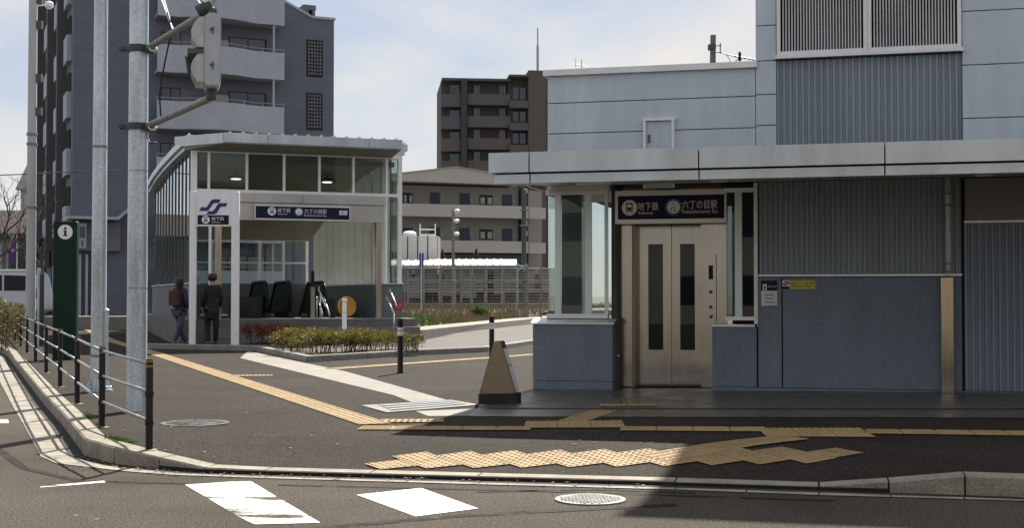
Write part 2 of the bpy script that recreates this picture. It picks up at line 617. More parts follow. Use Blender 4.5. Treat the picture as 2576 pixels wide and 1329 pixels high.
struct(kb.build("kerb", M_kerb))
jb = MB()                                    # dark bed seen in the joints
KJ0, KJ1 = offset(KB, 0.02), offset(KB, 0.15)
for i in range(len(KB) - 1):
    z0, z1 = KZ[i] - 0.012, KZ[i + 1] - 0.012
    jb.add([(KJ0[i].x, KJ0[i].y, 0), (KJ0[i + 1].x, KJ0[i + 1].y, 0), (KJ0[i + 1].x, KJ0[i + 1].y, z1), (KJ0[i].x, KJ0[i].y, z0),
            (KJ1[i].x, KJ1[i].y, z0), (KJ1[i + 1].x, KJ1[i + 1].y, z1)], [(0, 1, 2, 3), (3, 2, 5, 4)])
struct(jb.build("kerb_bed", M_slot))

# gutter: pale slab with a dark slot beside the kerb
GUT_PX = [(-30, 925), (0, 962), (33, 1026), (53, 1059), (103, 1152), (143, 1169), (233, 1179), (320, 1189), (433, 1198), (664, 1206),
          (1200, 1221.5), (1698, 1235), (2060, 1249), (2428, 1259), (2700, 1268)]
G0 = [ground(a, b) for a, b in GUT_PX]
G0 = [G0[0] + Vector((-0.42, 0.907, 0)) * 40] + G0
GI = offset(KB, -0.12)
def resample(line, n):
    acc = [0]
    for i in range(1, len(line)): acc.append(acc[-1] + (line[i] - line[i - 1]).length)
    res, k = [], 0
    for q in range(n):
        s = acc[-1] * q / (n - 1)
        while k < len(acc) - 2 and acc[k + 1] < s: k += 1
        t = (s - acc[k]) / max(1e-6, acc[k + 1] - acc[k])
        res.append(line[k] + (line[k + 1] - line[k]) * t)
    return res
def closest(line, p):
    best, bp = 1e9, None
    for i in range(len(line) - 1):
        a, b = line[i], line[i + 1]
        dd = b - a
        t = max(0, min(1, (p - a).dot(dd) / dd.length_squared))
        q = a + dd * t
        if (p - q).length < best: best, bp = (p - q).length, q
    return bp
gm, gs = MB(), MB()
R = []
for i in range(len(G0) - 1):
    L = (G0[i + 1] - G0[i]).length
    k = max(1, int(round(L / 0.6)))
    R += [G0[i] + (G0[i + 1] - G0[i]) * (j / k) for j in range(k)]
R.append(G0[-1])
for i in range(len(R) - 1):
    a, b = R[i], R[i + 1]
    t = (b - a).normalized() * 0.005
    a, b = a + t, b - t
    c, d = closest(GI, b), closest(GI, a)
    gm.add([(a.x, a.y, .006), (b.x, b.y, .006), (c.x, c.y, .006), (d.x, d.y, .006)], [(0, 1, 2, 3)])
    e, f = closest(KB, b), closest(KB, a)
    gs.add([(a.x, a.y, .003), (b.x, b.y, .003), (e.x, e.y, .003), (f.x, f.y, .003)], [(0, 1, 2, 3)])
struct(gm.build("gutter", mat("gutter_concrete", (0.25, 0.225, 0.185), 0.85, var=0.3, scale=3, bump=0.3, bscale=70, speck=0.2, sscale=50)))
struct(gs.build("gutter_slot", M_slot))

# road markings
def mark(name, px, m, lift=0.004):
    q = [ground(a, b) for a, b in px]
    return struct(sheet(name, [(p.x, p.y) for p in q], flat(lift), 0.3, m))
M_pw = paint_mat("crossing_paint", (0.80, 0.78, 0.73), ASPH, wear=0.40, scale=2.0, stretch=(1, 3.0, 1))
M_pw2 = paint_mat("crossing_paint_worn", (0.80, 0.78, 0.73), ASPH, wear=0.515, scale=1.25, stretch=(.8, 2.4, 1))
mark("crosswalk_stripe", [(465, 1222), (628, 1211.5), (806, 1318), (640, 1322), (606, 1306)], M_pw2)
mark("crosswalk_stripe", [(897, 1247.5), (1060, 1230.5), (1203, 1282), (1045, 1302)], M_pw)
mark("road_line", [(103, 1226), (262, 1212), (266, 1216), (100, 1230)], M_pw2)
mark("road_line", [(-20, 1057), (20, 1057), (22, 1066), (-20, 1067)], M_pw)
mark("crosswalk_stripe", [(170, 1268), (215, 1266), (262, 1315), (195, 1320)], paint_mat("paint_traces", (0.7, 0.68, 0.64), ASPH, wear=0.70, scale=3.0))

# black strip added over the dropped kerb face to darken it; tar seams
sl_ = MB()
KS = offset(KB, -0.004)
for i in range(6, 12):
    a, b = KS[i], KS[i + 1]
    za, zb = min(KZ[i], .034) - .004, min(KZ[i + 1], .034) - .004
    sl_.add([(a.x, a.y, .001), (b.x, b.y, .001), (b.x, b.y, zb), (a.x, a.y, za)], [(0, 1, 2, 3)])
struct(sl_.build("kerb_face_strip", M_slot))
M_tar = paint_mat("tar_seam", (0.022, 0.020, 0.018), ASPH, wear=0.50, scale=3.0)
for pts, wd in (([(640, 1352), (900, 1322), (1150, 1300), (1400, 1287), (1700, 1272)], .05), ([(-40, 1105), (60, 1180), (200, 1212), (470, 1219)], .035), ([(700, 1222), (1300, 1236), (2100, 1262)], .03), ([(1200, 1240), (1500, 1234), (1750, 1243)], .02)):
    q = [ground(a, b) for a, b in pts]
    poly = [(p.x, p.y) for p in offset(q, wd)] + [(p.x, p.y) for p in offset(q, -wd)][::-1]
    struct(sheet("road_seam", poly, flat(.003), .3, M_tar))

# pavement inlays
def inlay(name, px, m, lift=0.004, step=0.4):
    q = [gp(a, b) for a, b in px]
    return struct(sheet(name, [(p.x, p.y) for p in q], hz, step, m, lift))
inlay("pavement_strip", [(604, 902), (624, 884), (870, 936), (1128, 1009), (1034, 1013), (991, 996)], M_pale)
inlay("pavement_strip", [(1045, 1036), (1250, 1027.5), (1178, 1048), (1077, 1048.5)], M_pale)
inlay("pavement_strip", [(1206, 1021), (1205, 1026), (1346, 986), (1340, 980)], M_pale, 0.0086)
inlay("apron_paving", [(1205, 1026), (1346, 985), (1500, 978), (2900, 985), (2900, 1056), (1176, 1049)], M_apron, 0.0058, 0.6)
inlay("drain_channel", [(1225, 1028), (2900, 1031), (2900, 1034.5), (1222, 1031.5)], M_slot, 0.0072, 0.6)
inlay("lane", [(1062, 889), (1228, 884), (1348, 866), (1420, 862), (1420, 815), (1340, 818), (1062, 850)], M_lane, 0.004, 2)

# drain grate beside the apron
def quad_thing(name, label, cat, outer, inner, lift, m1, m2, bars):
    o = thing(name, label, cat, tuple(sum((gp(a, b) for a, b in outer), Vector()) / 4))
    base = o.location.copy()
    O = [gp(a, b) - base for a, b in outer]
    I = [gp(a, b) - base for a, b in inner]
    mb = MB()
    for k in range(4):
        a, b, c, d = O[k], O[(k + 1) % 4], I[(k + 1) % 4], I[k]
        mb.add([(q.x, q.y, q.z + lift) for q in (a, b, c, d)], [(0, 1, 2, 3)])
    mb.build("frame", m1, o)
    mb = MB()
    mb.add([(q.x, q.y, q.z + lift - 0.004) for q in I], [(0, 1, 2, 3)])
    mb.build("pit", M_slot, o)
    mb = MB()
    for j in range(bars):
        t = (j + .5) / bars
        a, b = I[0].lerp(I[1], t), I[3].lerp(I[2], t)
        mb.tube([a + Vector((0, 0, lift)), b + Vector((0, 0, lift))], 0.007, 5)
    for j in range(3):
        t = (j + .5) / 3
        mb.tube([I[0].lerp(I[3], t) + Vector((0, 0, lift)), I[1].lerp(I[2], t) + Vector((0, 0, lift))], 0.007, 5)
    mb.build("grating", m2, o)
    return o
quad_thing("drain_grate", "steel drain grate in a pale concrete frame beside the triangular barrier", "drain grate",
           [(909, 1022.5), (1134, 1008.5), (1208, 1021), (973, 1040.5)][::-1], [(950, 1022), (1137, 1011), (1172, 1020.5), (985, 1036)][::-1], 0.009, M_pale, mat("grate_steel", (0.20, 0.21, 0.23), 0.5, metal=0.5), 40)

# manhole covers
def manhole(label, c, r, m, lift):
    o = thing("manhole_cover", label, "manhole cover", tuple(c))
    mb = MB()
    mb.lathe([(r, -0.01), (r, lift), (r * .93, lift), (r * .93, lift - .003)], n=40)
    mb.build("frame_ring", m, o)
    mb = MB()
    mb.lathe([(r * .915, -0.01), (r * .915, lift - .001)], n=40)
    rng = random.Random(4)
    n = 9
    for i in range(-n, n + 1):
        for j in range(-n, n + 1):
            x, y = i * r / n * .9, j * r / n * .9
            if hypot(x, y) < r * .84 and (i + j) % 2 == 0:
                h = r / n * .36
                mb.box(x - h, x + h, y - h, y + h, lift - .002, lift + .004)
    mb.build("lid", m, o)
    return o
M_iron = mat("cast_iron", (0.26, 0.26, 0.26), 0.34, metal=0.8, var=0.35, scale=9, rvar=0.12)
M_iron2 = mat("iron_painted", (0.17, 0.165, 0.155), 0.5, metal=0.4, var=0.4, scale=7)
manhole("round patterned manhole cover in the pavement beside the nearest black fence post", gp(490, 1067), 0.31, M_iron, 0.010)
manhole("round bright-rimmed manhole cover in the road by the dropped kerb", ground(1485, 1260), 0.225, M_iron2, 0.010)

# ------------------------------------------------------------------ tactile paving
TOFF = [0.0]
def tile(mb, c, e1, e2, s, kind):
    """one 30 cm tile: c corner, e1 along, e2 across (unit vectors)"""
    def q(a, b, h):
        x, y = c[0] + e1[0] * a + e2[0] * b, c[1] + e1[1] * a + e2[1] * b
        return (x, y, hz(x, y) + h + TOFF[0])
    g = .0025
    flip = (e1[0] * e2[1] - e1[1] * e2[0]) < 0
    def F(l): return [tuple(reversed(x)) for x in l] if flip else l
    mb.add([q(g, g, .0085), q(s - g, g, .0085), q(s - g, s - g, .0085), q(g, s - g, .0085)], F([(0, 1, 2, 3)]))
    if kind == 'bar':
        for k in range(4):
            b0 = s * (k + .5) / 4
            w0, w1 = .020, .012
            mb.add([q(.012, b0 - w0, .0085), q(s - .012, b0 - w0, .0085), q(s - .012, b0 + w0, .0085), q(.012, b0 + w0, .0085),
                    q(.02, b0 - w1, .0145), q(s - .02, b0 - w1, .0145), q(s - .02, b0 + w1, .0145), q(.02, b0 + w1, .0145)],
                   F([(4, 5, 6, 7), (0, 1, 5, 4), (1, 2, 6, 5), (2, 3, 7, 6), (3, 0, 4, 7)]))
    else:
        n = 5
        for i in range(n):
            for j in range(n):
                a, b = s * (i + .5) / n, s * (j + .5) / n
                lo = [q(a + .017 * cos(t * pi / 3), b + .017 * sin(t * pi / 3), .0085) for t in range(6)]
                hi = [q(a + .010 * cos(t * pi / 3), b + .010 * sin(t * pi / 3), .0145) for t in range(6)]
                mb.add(lo + hi, F([(6, 7, 8, 9, 10, 11)] + [(t, (t + 1) % 6, 6 + (t + 1) % 6, 6 + t) for t in range(6)]))
S3 = 0.30
def tpath(name, p0, p1, kind='bar', width=1):
    TOFF[0] = (TOFF[0] + .0007) % .0042
    d = Vector((p1.x - p0.x, p1.y - p0.y))
    n = max(1, int(round(d.length / S3)))
    s = d.length / n
    e = d.normalized()
    nn = Vector((-e.y, e.x))
    mb = MB()
    for i in range(n):
        for j in range(width):
            c = Vector((p0.x, p0.y)) + e * (i * s) + nn * ((j - width / 2) * s)
            tile(mb, (c.x, c.y), (e.x, e.y), (nn.x, nn.y), s, kind)
    return struct(mb.build(name, M_tact))
tpath("tactile_paving", gp(945, 1070), gp(375, 886))
tpath("tactile_paving", gp(375, 886), gp(196, 817))
pc = gp(965, 1066)
TOFF[0] += .0007
mb = MB()                                                             # corner patch
for i in range(2):
    for j in range(1): tile(mb, (pc.x - .05 + i * .3, pc.y + .02 + j * .3), (1, 0), (0, 1), .3, 'dot')
struct(mb.build("tactile_paving", M_tact))
tpath("tactile_paving", gp(905, 1080), gp(1335, 1081.5))
p1a, p1b = gp(1335, 1081.5), gp(1560, 1081.5)
def patch(p, nx, ny, ang, kind='dot'):
    TOFF[0] = (TOFF[0] + .0007) % .0042
    e = (cos(ang), sin(ang))
    f = (-sin(ang), cos(ang))
    mb = MB()
    for i in range(nx):
        for j in range(ny):
            tile(mb, (p.x + e[0] * i * .3 + f[0] * (j - ny / 2) * .3, p.y + e[1] * i * .3 + f[1] * (j - ny / 2) * .3), e, f, .3, kind)
    return struct(mb.build("tactile_paving", M_tact))
patch(gp(1320, 1072), 3, 2, -0.03)
tpath("tactile_paving", gp(1440, 1062), gp(1520, 1035))
tpath("tactile_paving", gp(1560, 1081.5), gp(1930, 1083.5))
patch(gp(1915, 1091), 3, 2, -0.05)
tpath("tactile_paving", gp(2180, 1089), gp(2900, 1099))
tpath("tactile_paving", gp(2000, 1104), gp(1640, 1156))
patch(gp(1508, 1023), 2, 1, -0.05)
tpath("tactile_paving", gp(835, 930), gp(1345, 893))
patch(gp(582, 947), 2, 1, 0.12)
TOFF[0] = (TOFF[0] + .0007) % .0042
mb = MB()                                                             # staggered band at the crossing
g1, g2 = (cos(radians(30)), sin(radians(30))), (sin(radians(30)), -cos(radians(30)))
z0 = gp(985, 1150)
for i in range(9):
    ox, oy = z0.x + i * .3464, z0.y
    rows = 2
    for j in range(rows): tile(mb, (ox + g2[0] * j * .3, oy + g2[1] * j * .3), g1, g2, .3, 'dot')
tile(mb, (z0.x + 9 * .3464 + g2[0] * .1, z0.y + g2[1] * .1), g1, g2, .3, 'dot')
tile(mb, (z0.x - .3 * g1[0] + g2[0] * .16, z0.y - .3 * g1[1] + g2[1] * .16), g1, g2, .3, 'dot')
struct(mb.build("tactile_paving", M_tact))

# ------------------------------------------------------------------ lift building (right)
B = Frame(ground(1790, 990, 0.12), radians(-14.3))
bld = thing("station_building", "grey station lift building with a metal canopy, corrugated walls and a louvred tower", "building", B.o, B.yaw)
def bu(px, v=0.0): return B.U(px, v)
def bz(px, py, v=0.0): return B.Z(px, py, v)
Z_CAN0, Z_CAN1 = bz(1229, 462, -2.6), bz(1229, 385, -2.6)
Z_G = bz(1229, 438, -2.6)
UL, UT0, UT1, UT2 = bu(1378), bu(1903), bu(1955), bu(2426)
UE = 9.5
Z_PAR = bz(1378, 192)
Z_TOP = 7.55
SOF = 2.56
# upper walls: panels with open joints over a dark backing
def panels(name, u0, u1, zs, v0=0.0, th=0.03, m=M_panel, cuts=()):
    mb = MB()
    us = [u0] + list(cuts) + [u1]
    for i in range(len(zs) - 1):
        for j in range(len(us) - 1):
            mb.box(us[j] + (.006 if j else 0), us[j + 1] - (.006 if j < len(us) - 2 else 0), v0, v0 + th, zs[i] + .006, zs[i + 1] - .006)
    return mb.build(name, m, bld)
zl = [Z_CAN1 - .12, bz(1440, 335), bz(1440, 258), Z_PAR]
panels("upper_wall", UL, UT0 - .004, zl)
panels("upper_wall", UT0 + .004, UT1, [Z_CAN1 - .12, bz(1930, 315), bz(1930, 237), bz(1930, 152), bz(1930, 63), bz(1930, -40), bz(1930, -140), bz(1930, -240), bz(1930, -340), Z_TOP])
panels("upper_wall", UT2, UE, [Z_CAN1 - .12, bz(2480, 296), bz(2480, 161), bz(2480, 25), bz(2480, -110), bz(2480, -245), Z_TOP])
mb = MB()
mb.box(UL + .003, UT0, .034, 4.5, Z_CAN1 - .125, Z_PAR - .02)
mb.box(UT0 + .003, UE, .09, 4.6, Z_CAN1 - .125, Z_TOP - .02)
mb.build("wall_core", mat("wall_core", (0.09, 0.095, 0.105), 0.8), bld)
mb = MB()
mb.box(UL - .05, UT0 + .02, -.05, .16, Z_PAR, Z_PAR + .075)
mb.box(UL - .05, UL + .1, .16, 4.55, Z_PAR, Z_PAR + .075)
mb.box(UT0 - .05, UE, -.05, .16, Z_TOP, Z_TOP + .1)
mb.build("coping", M_alu, bld)
# corrugated infill and louvres
ZS = bz(2190, 136)
mb = MB()
mb.corr(UT1 + .006, UT2 - .006, .02, Z_CAN1 - .12, ZS - .03, .073, .022, .03)
mb.build("corrugated_panel", M_corr, bld)
mb = MB()
mb.box(UT1 - .01, UT2 + .01, -.07, .05, ZS - .015, ZS + .028)
mb.build("louvre_sill", M_alu, bld)
UM = bu(2186)
for a, b in ((UT1 + .01, UM), (UM + .003, UT2 - .01)):
    ztop = 6.2
    mb = MB()
    mb.box(a, a + .045, -.03, .06, ZS + .03, ztop)
    mb.box(b - .045, b, -.03, .06, ZS + .03, ztop)
    mb.box(a + .046, b - .046, -.03, .06, ZS + .03, ZS + .075)
    mb.box(a + .046, b - .046, -.03, .06, ztop - .05, ztop)
    fr = mb.build("louvre_panel", M_alu, bld)
    mb = MB()
    n = 27
    for i in range(n):
        u = a + .06 + (b - a - .12) * (i + .5) / n
        mb.prism([(u - .008, -.012), (u + .008, -.012), (u + .008, .02), (u - .008, .02)], ZS + .074, ztop - .05, 'z')
    mb.build("slat", mat("louvre_slat", (0.52, 0.52, 0.55), 0.5), fr)
    mb = MB()
    mb.box(a + .04, b - .04, .085, .088, ZS + .03, ztop)
    mb.build("back_screen", M_slot, fr)
mb = MB()
mb.box(UT1 + .005, UT2 - .005, .0, .03, 6.21, Z_TOP)
mb.build("upper_wall", M_panel, bld)
# small hatch above the canopy
h0, h1, ht, hb = bu(1620), bu(1699), bz(1660, 304), Z_CAN1 - .2
mb = MB()
mb.box(h0, h0 + .035, -.05, 0, hb, ht); mb.box(h1 - .035, h1, -.05, 0, hb, ht); mb.box(h0 - .01, h1 + .01, -.055, 0, ht, ht + .03)
f_ = mb.build("hatch_frame", M_alu, bld)
mb = MB()
mb.box(h0 + .037, h1 - .037, -.022, 0, hb, ht - .004)
d_ = mb.build("hatch_door", M_panel, f_)
mb = MB()
mb.box(h0 + .06, h0 + .085, -.04, -.022, ht - .27, ht - .17)
mb.build("handle", M_dgrey, d_) if False else mb.build("hatch_handle", M_dgrey, f_)

# canopy: two-step fascia, underside rising towards the wall
A0 = B.p(1229, 385, -2.6)[0]
cuts = [A0] + [B.U(x, -2.6) for x in (1331, 1758.5, 2228.5, 2700, 3160)] + [UE]
mb = MB()
for i in range(len(cuts) - 1):
    a, b = cuts[i] + (.007 if i else 0), cuts[i + 1] - .007
    mb.box(a, b, -2.6, -2.57, Z_G + .012, Z_CAN1)
    mb.box(a + (.05 if i == 0 else 0), b, -2.555, -2.525, Z_CAN0, Z_G - .006)
mb.box(A0, A0 + .03, -2.569, -.006, Z_G + .012, Z_CAN1)
mb.add([(A0 + .05, -2.524, Z_CAN0), (A0 + .08, -2.524, Z_CAN0), (A0 + .08, -.006, SOF), (A0 + .05, -.006, SOF),
        (A0 + .05, -2.524, Z_G - .006), (A0 + .08, -2.524, Z_G - .006), (A0 + .08, -.006, SOF + .02), (A0 + .05, -.006, SOF + .02)],
       [(3, 2, 1, 0), (4, 5, 6, 7), (0, 1, 5, 4), (2, 3, 7, 6), (1, 2, 6, 5), (3, 0, 4, 7)])
fas = mb.build("canopy", M_fascia, bld)
mb = MB()
mb.box(A0 + .034, UE, -2.566, -.004, SOF + .04, Z_CAN1 - .03)
mb.build("canopy_core", M_groove, fas)
def sofz(v): return Z_CAN0 + .004 + (SOF - Z_CAN0 - .004) * (v + 2.52) / 2.515
mb = MB()
for i in range(len(cuts) - 1):
    a, b = max(cuts[i], A0 + .085) + .005, cuts[i + 1] - .005
    for v0, v1 in ((-2.52, -1.20), (-1.19, -.005)):
        z0, z1 = sofz(v0), sofz(v1)
        mb.add([(a, v0, z0), (b, v0, z0), (b, v1, z1), (a, v1, z1), (a, v0, z0 + .02), (b, v0, z0 + .02), (b, v1, z1 + .02), (a, v1, z1 + .02)],
               [(3, 2, 1, 0), (4, 5, 6, 7), (0, 1, 5, 4), (2, 3, 7, 6), (1, 2, 6, 5), (3, 0, 4, 7)])
mb.build("soffit", M_soffit, fas)
for px in (1470, 1810, 2480):
    u = bu(px, -1.5)
    mb = MB(); mb.lathe([(.09, -.012), (.10, 0), (.10, .006)], (u, -1.5, sofz(-1.5) - .002), 20)
    mb.build("downlight", M_white, fas)

# main wall right of the lift
UR0 = bu(1906)
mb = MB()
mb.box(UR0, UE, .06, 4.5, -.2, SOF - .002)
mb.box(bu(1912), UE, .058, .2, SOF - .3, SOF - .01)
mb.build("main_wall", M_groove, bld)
zr0, zr1 = bz(2100, 695.5), bz(2100, 690.5)
UC = bu(2422)
mb = MB(); mb.corr(bu(1911), UC - .01, .015, zr1 + .004, SOF - .003, .060, .020, .03)
mb.build("corrugated_wall", M_corr, bld)
mb = MB(); mb.box(UR0 + .01, UC - .005, -.012, .05, zr0, zr1)
mb.build("dado_rail", M_alu, bld)
zp = bz(2100, 979)
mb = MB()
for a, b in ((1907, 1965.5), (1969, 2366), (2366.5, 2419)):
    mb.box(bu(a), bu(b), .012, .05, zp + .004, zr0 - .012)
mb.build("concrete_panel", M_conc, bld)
mb = MB()
mb.box(bu(1790), UE, -.006, .055, -.25, zp - .002)
mb.build("plinth", M_conc, bld)
z5 = bz(2500, 557)
mb = MB(); mb.corr(bu(2427), UE, .010, zp + .004, z5 - .02, .075, .022, .03)
mb.build("corrugated_wall", mat("corrugated_blue", (0.20, 0.25, 0.31), 0.55, metal=0.15, var=0.08, stretch=(1, 1, .2)), bld)
mb = MB(); mb.box(bu(2427), UE, -.015, .05, z5 - .016, z5 + .012)
mb.build("trim_rail", M_alu, bld)
mb = MB(); mb.box(bu(2430), UE, .012, .05, z5 + .02, SOF - .012)
mb.build("upper_board", mat("board_grey", (0.20, 0.205, 0.21), 0.7, var=0.06), bld)
# pipe and steel casing
u_, r_ = bu(2386.5, -.05), .030
mb = MB()
mb.tube([(u_, -.055, bz(2386, 689, -.05)), (u_, -.055, SOF - .003)], r_, 14)
pp = mb.build("downpipe", mat("pipe_pale", (.55, .55, .56), .4, var=.15, scale=6), bld, True)
mb = MB()
for py in (684, 664, 516, 488): mb.tube([(u_, -.055, bz(2386, py, -.05) - .012), (u_, -.055, bz(2386, py, -.05) + .012)], r_ + .005, 14)
mb.build("pipe_clip", M_galvd, pp)
mb = MB(); mb.cbox(bu(2366), bu(2398), -.10, .008, -.02, bz(2380, 697, -.1), .008)
mb.build("pipe_casing", M_steel, bld)

# lift porch: concrete base left, glazing, doors
ub0, ub1 = bu(1340), bu(1541)
zt = bz(1440, 817)
zpl = bz(1440, 960)
mb = MB()
mb.cbox(ub0, ub1, 0, 2.5, zpl + .006, zt, .008)
mb.cbox(ub0 + .004, ub1 - .004, .004, 2.49, -.25, zpl, .004)
mb.build("porch_base", M_conc, bld)
zs1 = bz(1450, 803, .16)
mb = MB()
mb.prism([(-.025, zt + .002), (.16, zt + .055), (.16, zt + .075), (-.025, zt + .022)], ub0 - .02, ub1 + .02, 'x')
mb.box(bu(1376, .15), bu(1530, .15), .12, .2, zt + .076, bz(1450, 790, .14))
mb.build("porch_sill", M_alu, bld)
gz0, gz1 = bz(1450, 790, .15), bz(1450, 490, .15)
gu0, gu1 = bu(1379, .16), bu(1536, .16)
mb = MB()
mb.box(gu0, gu1, .16, .172, gz0, gz1)
mb.box(gu0, gu0 + .012, .18, 2.4, gz0, gz1)
gp_ = mb.build("porch_glazing", M_glass, bld)
mb = MB()
mb.box(gu0 - .02, gu1 - .03, .12, .22, gz1, gz1 + .03)
mb.box(gu0 - .02, gu1 - .01, .10, .24, gz1 + .032, gz1 + .055)
mb.box(gu0 - .02, gu0 + .03, .22, 2.4, gz1, gz1 + .05)
mb.box(gu0, gu1, .1, 2.4, gz1 + .06, SOF + .3)
mb.build("glazing_head", M_alu, bld)
Mg = mat("frame_teal", (0.60, 0.70, 0.71), 0.4, metal=0.3, var=0.06)
mb = MB()
for a, b in ((1396, 1411), (1471, 1489), (1521, 1530)):
    mb.box(bu(a, .14), bu(b, .14), .135, .158, gz0, gz1)
mb.box(gu0, gu1, 2.35, 2.42, gz0 - .05, gz0 + .02)
mb.box(gu0 + .02, gu0 + .09, 2.33, 2.4, gz0, gz1)
mb.each("glazing_post", Mg, bld)
mb = MB()
mb.box(bu(1415, .5), bu(1464, .5), .45, .55, gz0 - .3, gz1 + .05)
mb.build("lift_shaft", mat("shaft_grey", (0.10, 0.115, 0.12), 0.5, var=0.1), bld)
# porch interior / door recess
ud0, ud1 = bu(1553), bu(1790)
VD = .72
zd = bz(1690, 562, VD)
zh = bz(1690, 560, .30)
mb = MB()                                                             # portal: left post, head, right leaf
mb.box(bu(1540, .3), bu(1553, .3), .24, VD + .3, -.1, SOF - .002)
mb.build("portal_post", M_dgrey, bld)
mb = MB()
mb.box(bu(1554, .45), bu(1590, .45), .45, .5, -.1, SOF - .01)
mb.box(bu(1764, .45), bu(1829, .45), .45, .5, zt - .35, SOF - .01)
mb.box(bu(1764, .45), ud1 + .06, .451, .5, -.1, zt - .35)
mb.box(bu(1590, .45) + .002, bu(1764, .45) - .002, .45, .5, zd, SOF - .01)
dfm = mb.build("door_surround", M_steel, bld)
mb = MB()
mb.box(bu(1590, .5), bu(1600, .6), .502, VD, -.1, zd)
mb.box(bu(1764, .5), bu(1767, .6), .502, VD, -.1, zd)
mb.box(bu(1588, .5), bu(1768, .5), VD + .06, VD + .09, -.1, zd + .1)
mb.build("door_jamb", mat("dark_steel", (0.22, 0.20, 0.17), 0.35, metal=1.0), bld)
def lift_door(a, b, w0, w1):
    a, b, w0, w1 = (bu(x, VD) for x in (a, b, w0, w1))
    zb, z0, z1 = .02, bz(1690, 881, VD), bz(1690, 614, VD)
    mb = MB()
    mb.box(a, w0, VD, VD + .04, zb, zd - .01); mb.box(w1, b, VD, VD + .04, zb, zd - .01)
    mb.box(w0, w1, VD, VD + .04, zb, z0); mb.box(w0, w1, VD, VD + .04, z1, zd - .01)
    d = mb.build("lift_door", M_steel, bld)
    mb = MB(); mb.box(w0 - .002, w1 + .002, VD + .014, VD + .022, z0 - .002, z1 + .002)
    mb.build("pane", M_glassd, d)
    return d
lift_door(1601, 1689, 1631, 1668)
lift_door(1690.5, 1766, 1711, 1748)
mb = MB()                                                             # lift car behind the panes
mb.box(bu(1601, VD), bu(1766, VD), VD + 1.6, VD + 1.65, 0, zd)
mb.box(bu(1601, VD), bu(1605, VD), VD + .1, VD + 1.6, 0, zd); mb.box(bu(1762, VD), bu(1766, VD), VD + .1, VD + 1.6, 0, zd)
mb.box(bu(1605, VD), bu(1762, VD), VD + .1, VD + 1.6, zd + .002, zd + .04)
mb.build("lift_car", mat("car_lining", (0.10, 0.12, 0.115), 0.4, metal=0.3), bld)
mb = MB()
for k in range(6): mb.box(bu(1625, VD), bu(1755, VD), VD + 1.56, VD + 1.59, bz(1690, 815 + k * 11, VD) - .008, bz(1690, 815 + k * 11, VD) + .008)
mb.build("car_rail", M_alu, bld)
mb = MB(); mb.box(bu(1597, VD), bu(1768, VD), .5, VD + .1, -.1, .014)
mb.build("threshold", mat("threshold_steel", (.25, .24, .22), .4, metal=.9), bld)
mb = MB(); mb.box(bu(1783, .45), bu(1794, .45), .44, .449, bz(1788, 703, .45), bz(1788, 668, .45))
pnl = mb.build("call_display", M_black, bld)
mb = MB()
for px, py in ((1788, 735), (1788, 773), (1789, 797)): mb.disc(bu(px, .45), bz(px, py, .45), .022, .44, .449, 16)
mb.each("call_button", M_dgrey, bld)
mb = MB()
mb.tube([(bu(1802, .45), .447, bz(1802, 640, .45)), (bu(1802, .45), .447, bz(1802, 812, .45))], .004, 6)
mb.build("panel_joint", M_groove, bld)
# small lever on the porch side wall
mb = MB()
hu = ub1 + .03
mb.tube([(ub1 - .003, .33, bz(1560, 896, .33)), (hu, .33, bz(1560, 896, .33))], .012, 8)
mb.tube([(hu, .33, bz(1560, 896, .33)), (hu, .20, bz(1560, 896, .33) + .012)], .010, 8)
mb.build("lever", M_alu, bld)
# right concrete base and window
uw0, uw1 = bu(1790.5), bu(1903)
zrt = bz(1850, 823)
mb = MB(); mb.cbox(uw0, uw1, 0, .42, zp + .005, zrt, .008)
mb.build("porch_base", M_conc, bld)
mb = MB(); mb.box(uw0 + .005, uw1 - .02, -.02, .4, zrt + .002, zrt + .03)
mb.build("porch_sill", M_alu, bld)
wz0, wz1 = bz(1860, 797, .08), bz(1860, 484, .08)
a, b = bu(1832, .08), bu(1907, .08)
mb = MB()
mb.box(b - .045, b, .04, .16, zrt + .035, SOF - .01)
mb.box(a - .04, b - .046, .04, .16, wz0 - .045, wz0)
mb.box(a - .04, b - .046, .03, .16, wz1, wz1 + .05)
mb.build("window_frame", M_white, bld)
mb = MB(); mb.box(a - .02, b - .046, .1, .112, wz0, wz1)
mb.build("window_pane", M_glassd, bld)
mb = MB(); mb.box(bu(1849, .08), bu(1867, .08), .075, .098, wz0, wz1)
mb.each("glazing_post", Mg, bld)
mb = MB(); mb.box(a - .02, b, .9, .95, zrt, wz1 + .05)
mb.build("back_board", M_dark, bld)
mb = MB(); mb.box(a - .1, b - .01, .17, .9, wz1 + .06, SOF - .01)
mb.build("window_head", M_dark, bld)

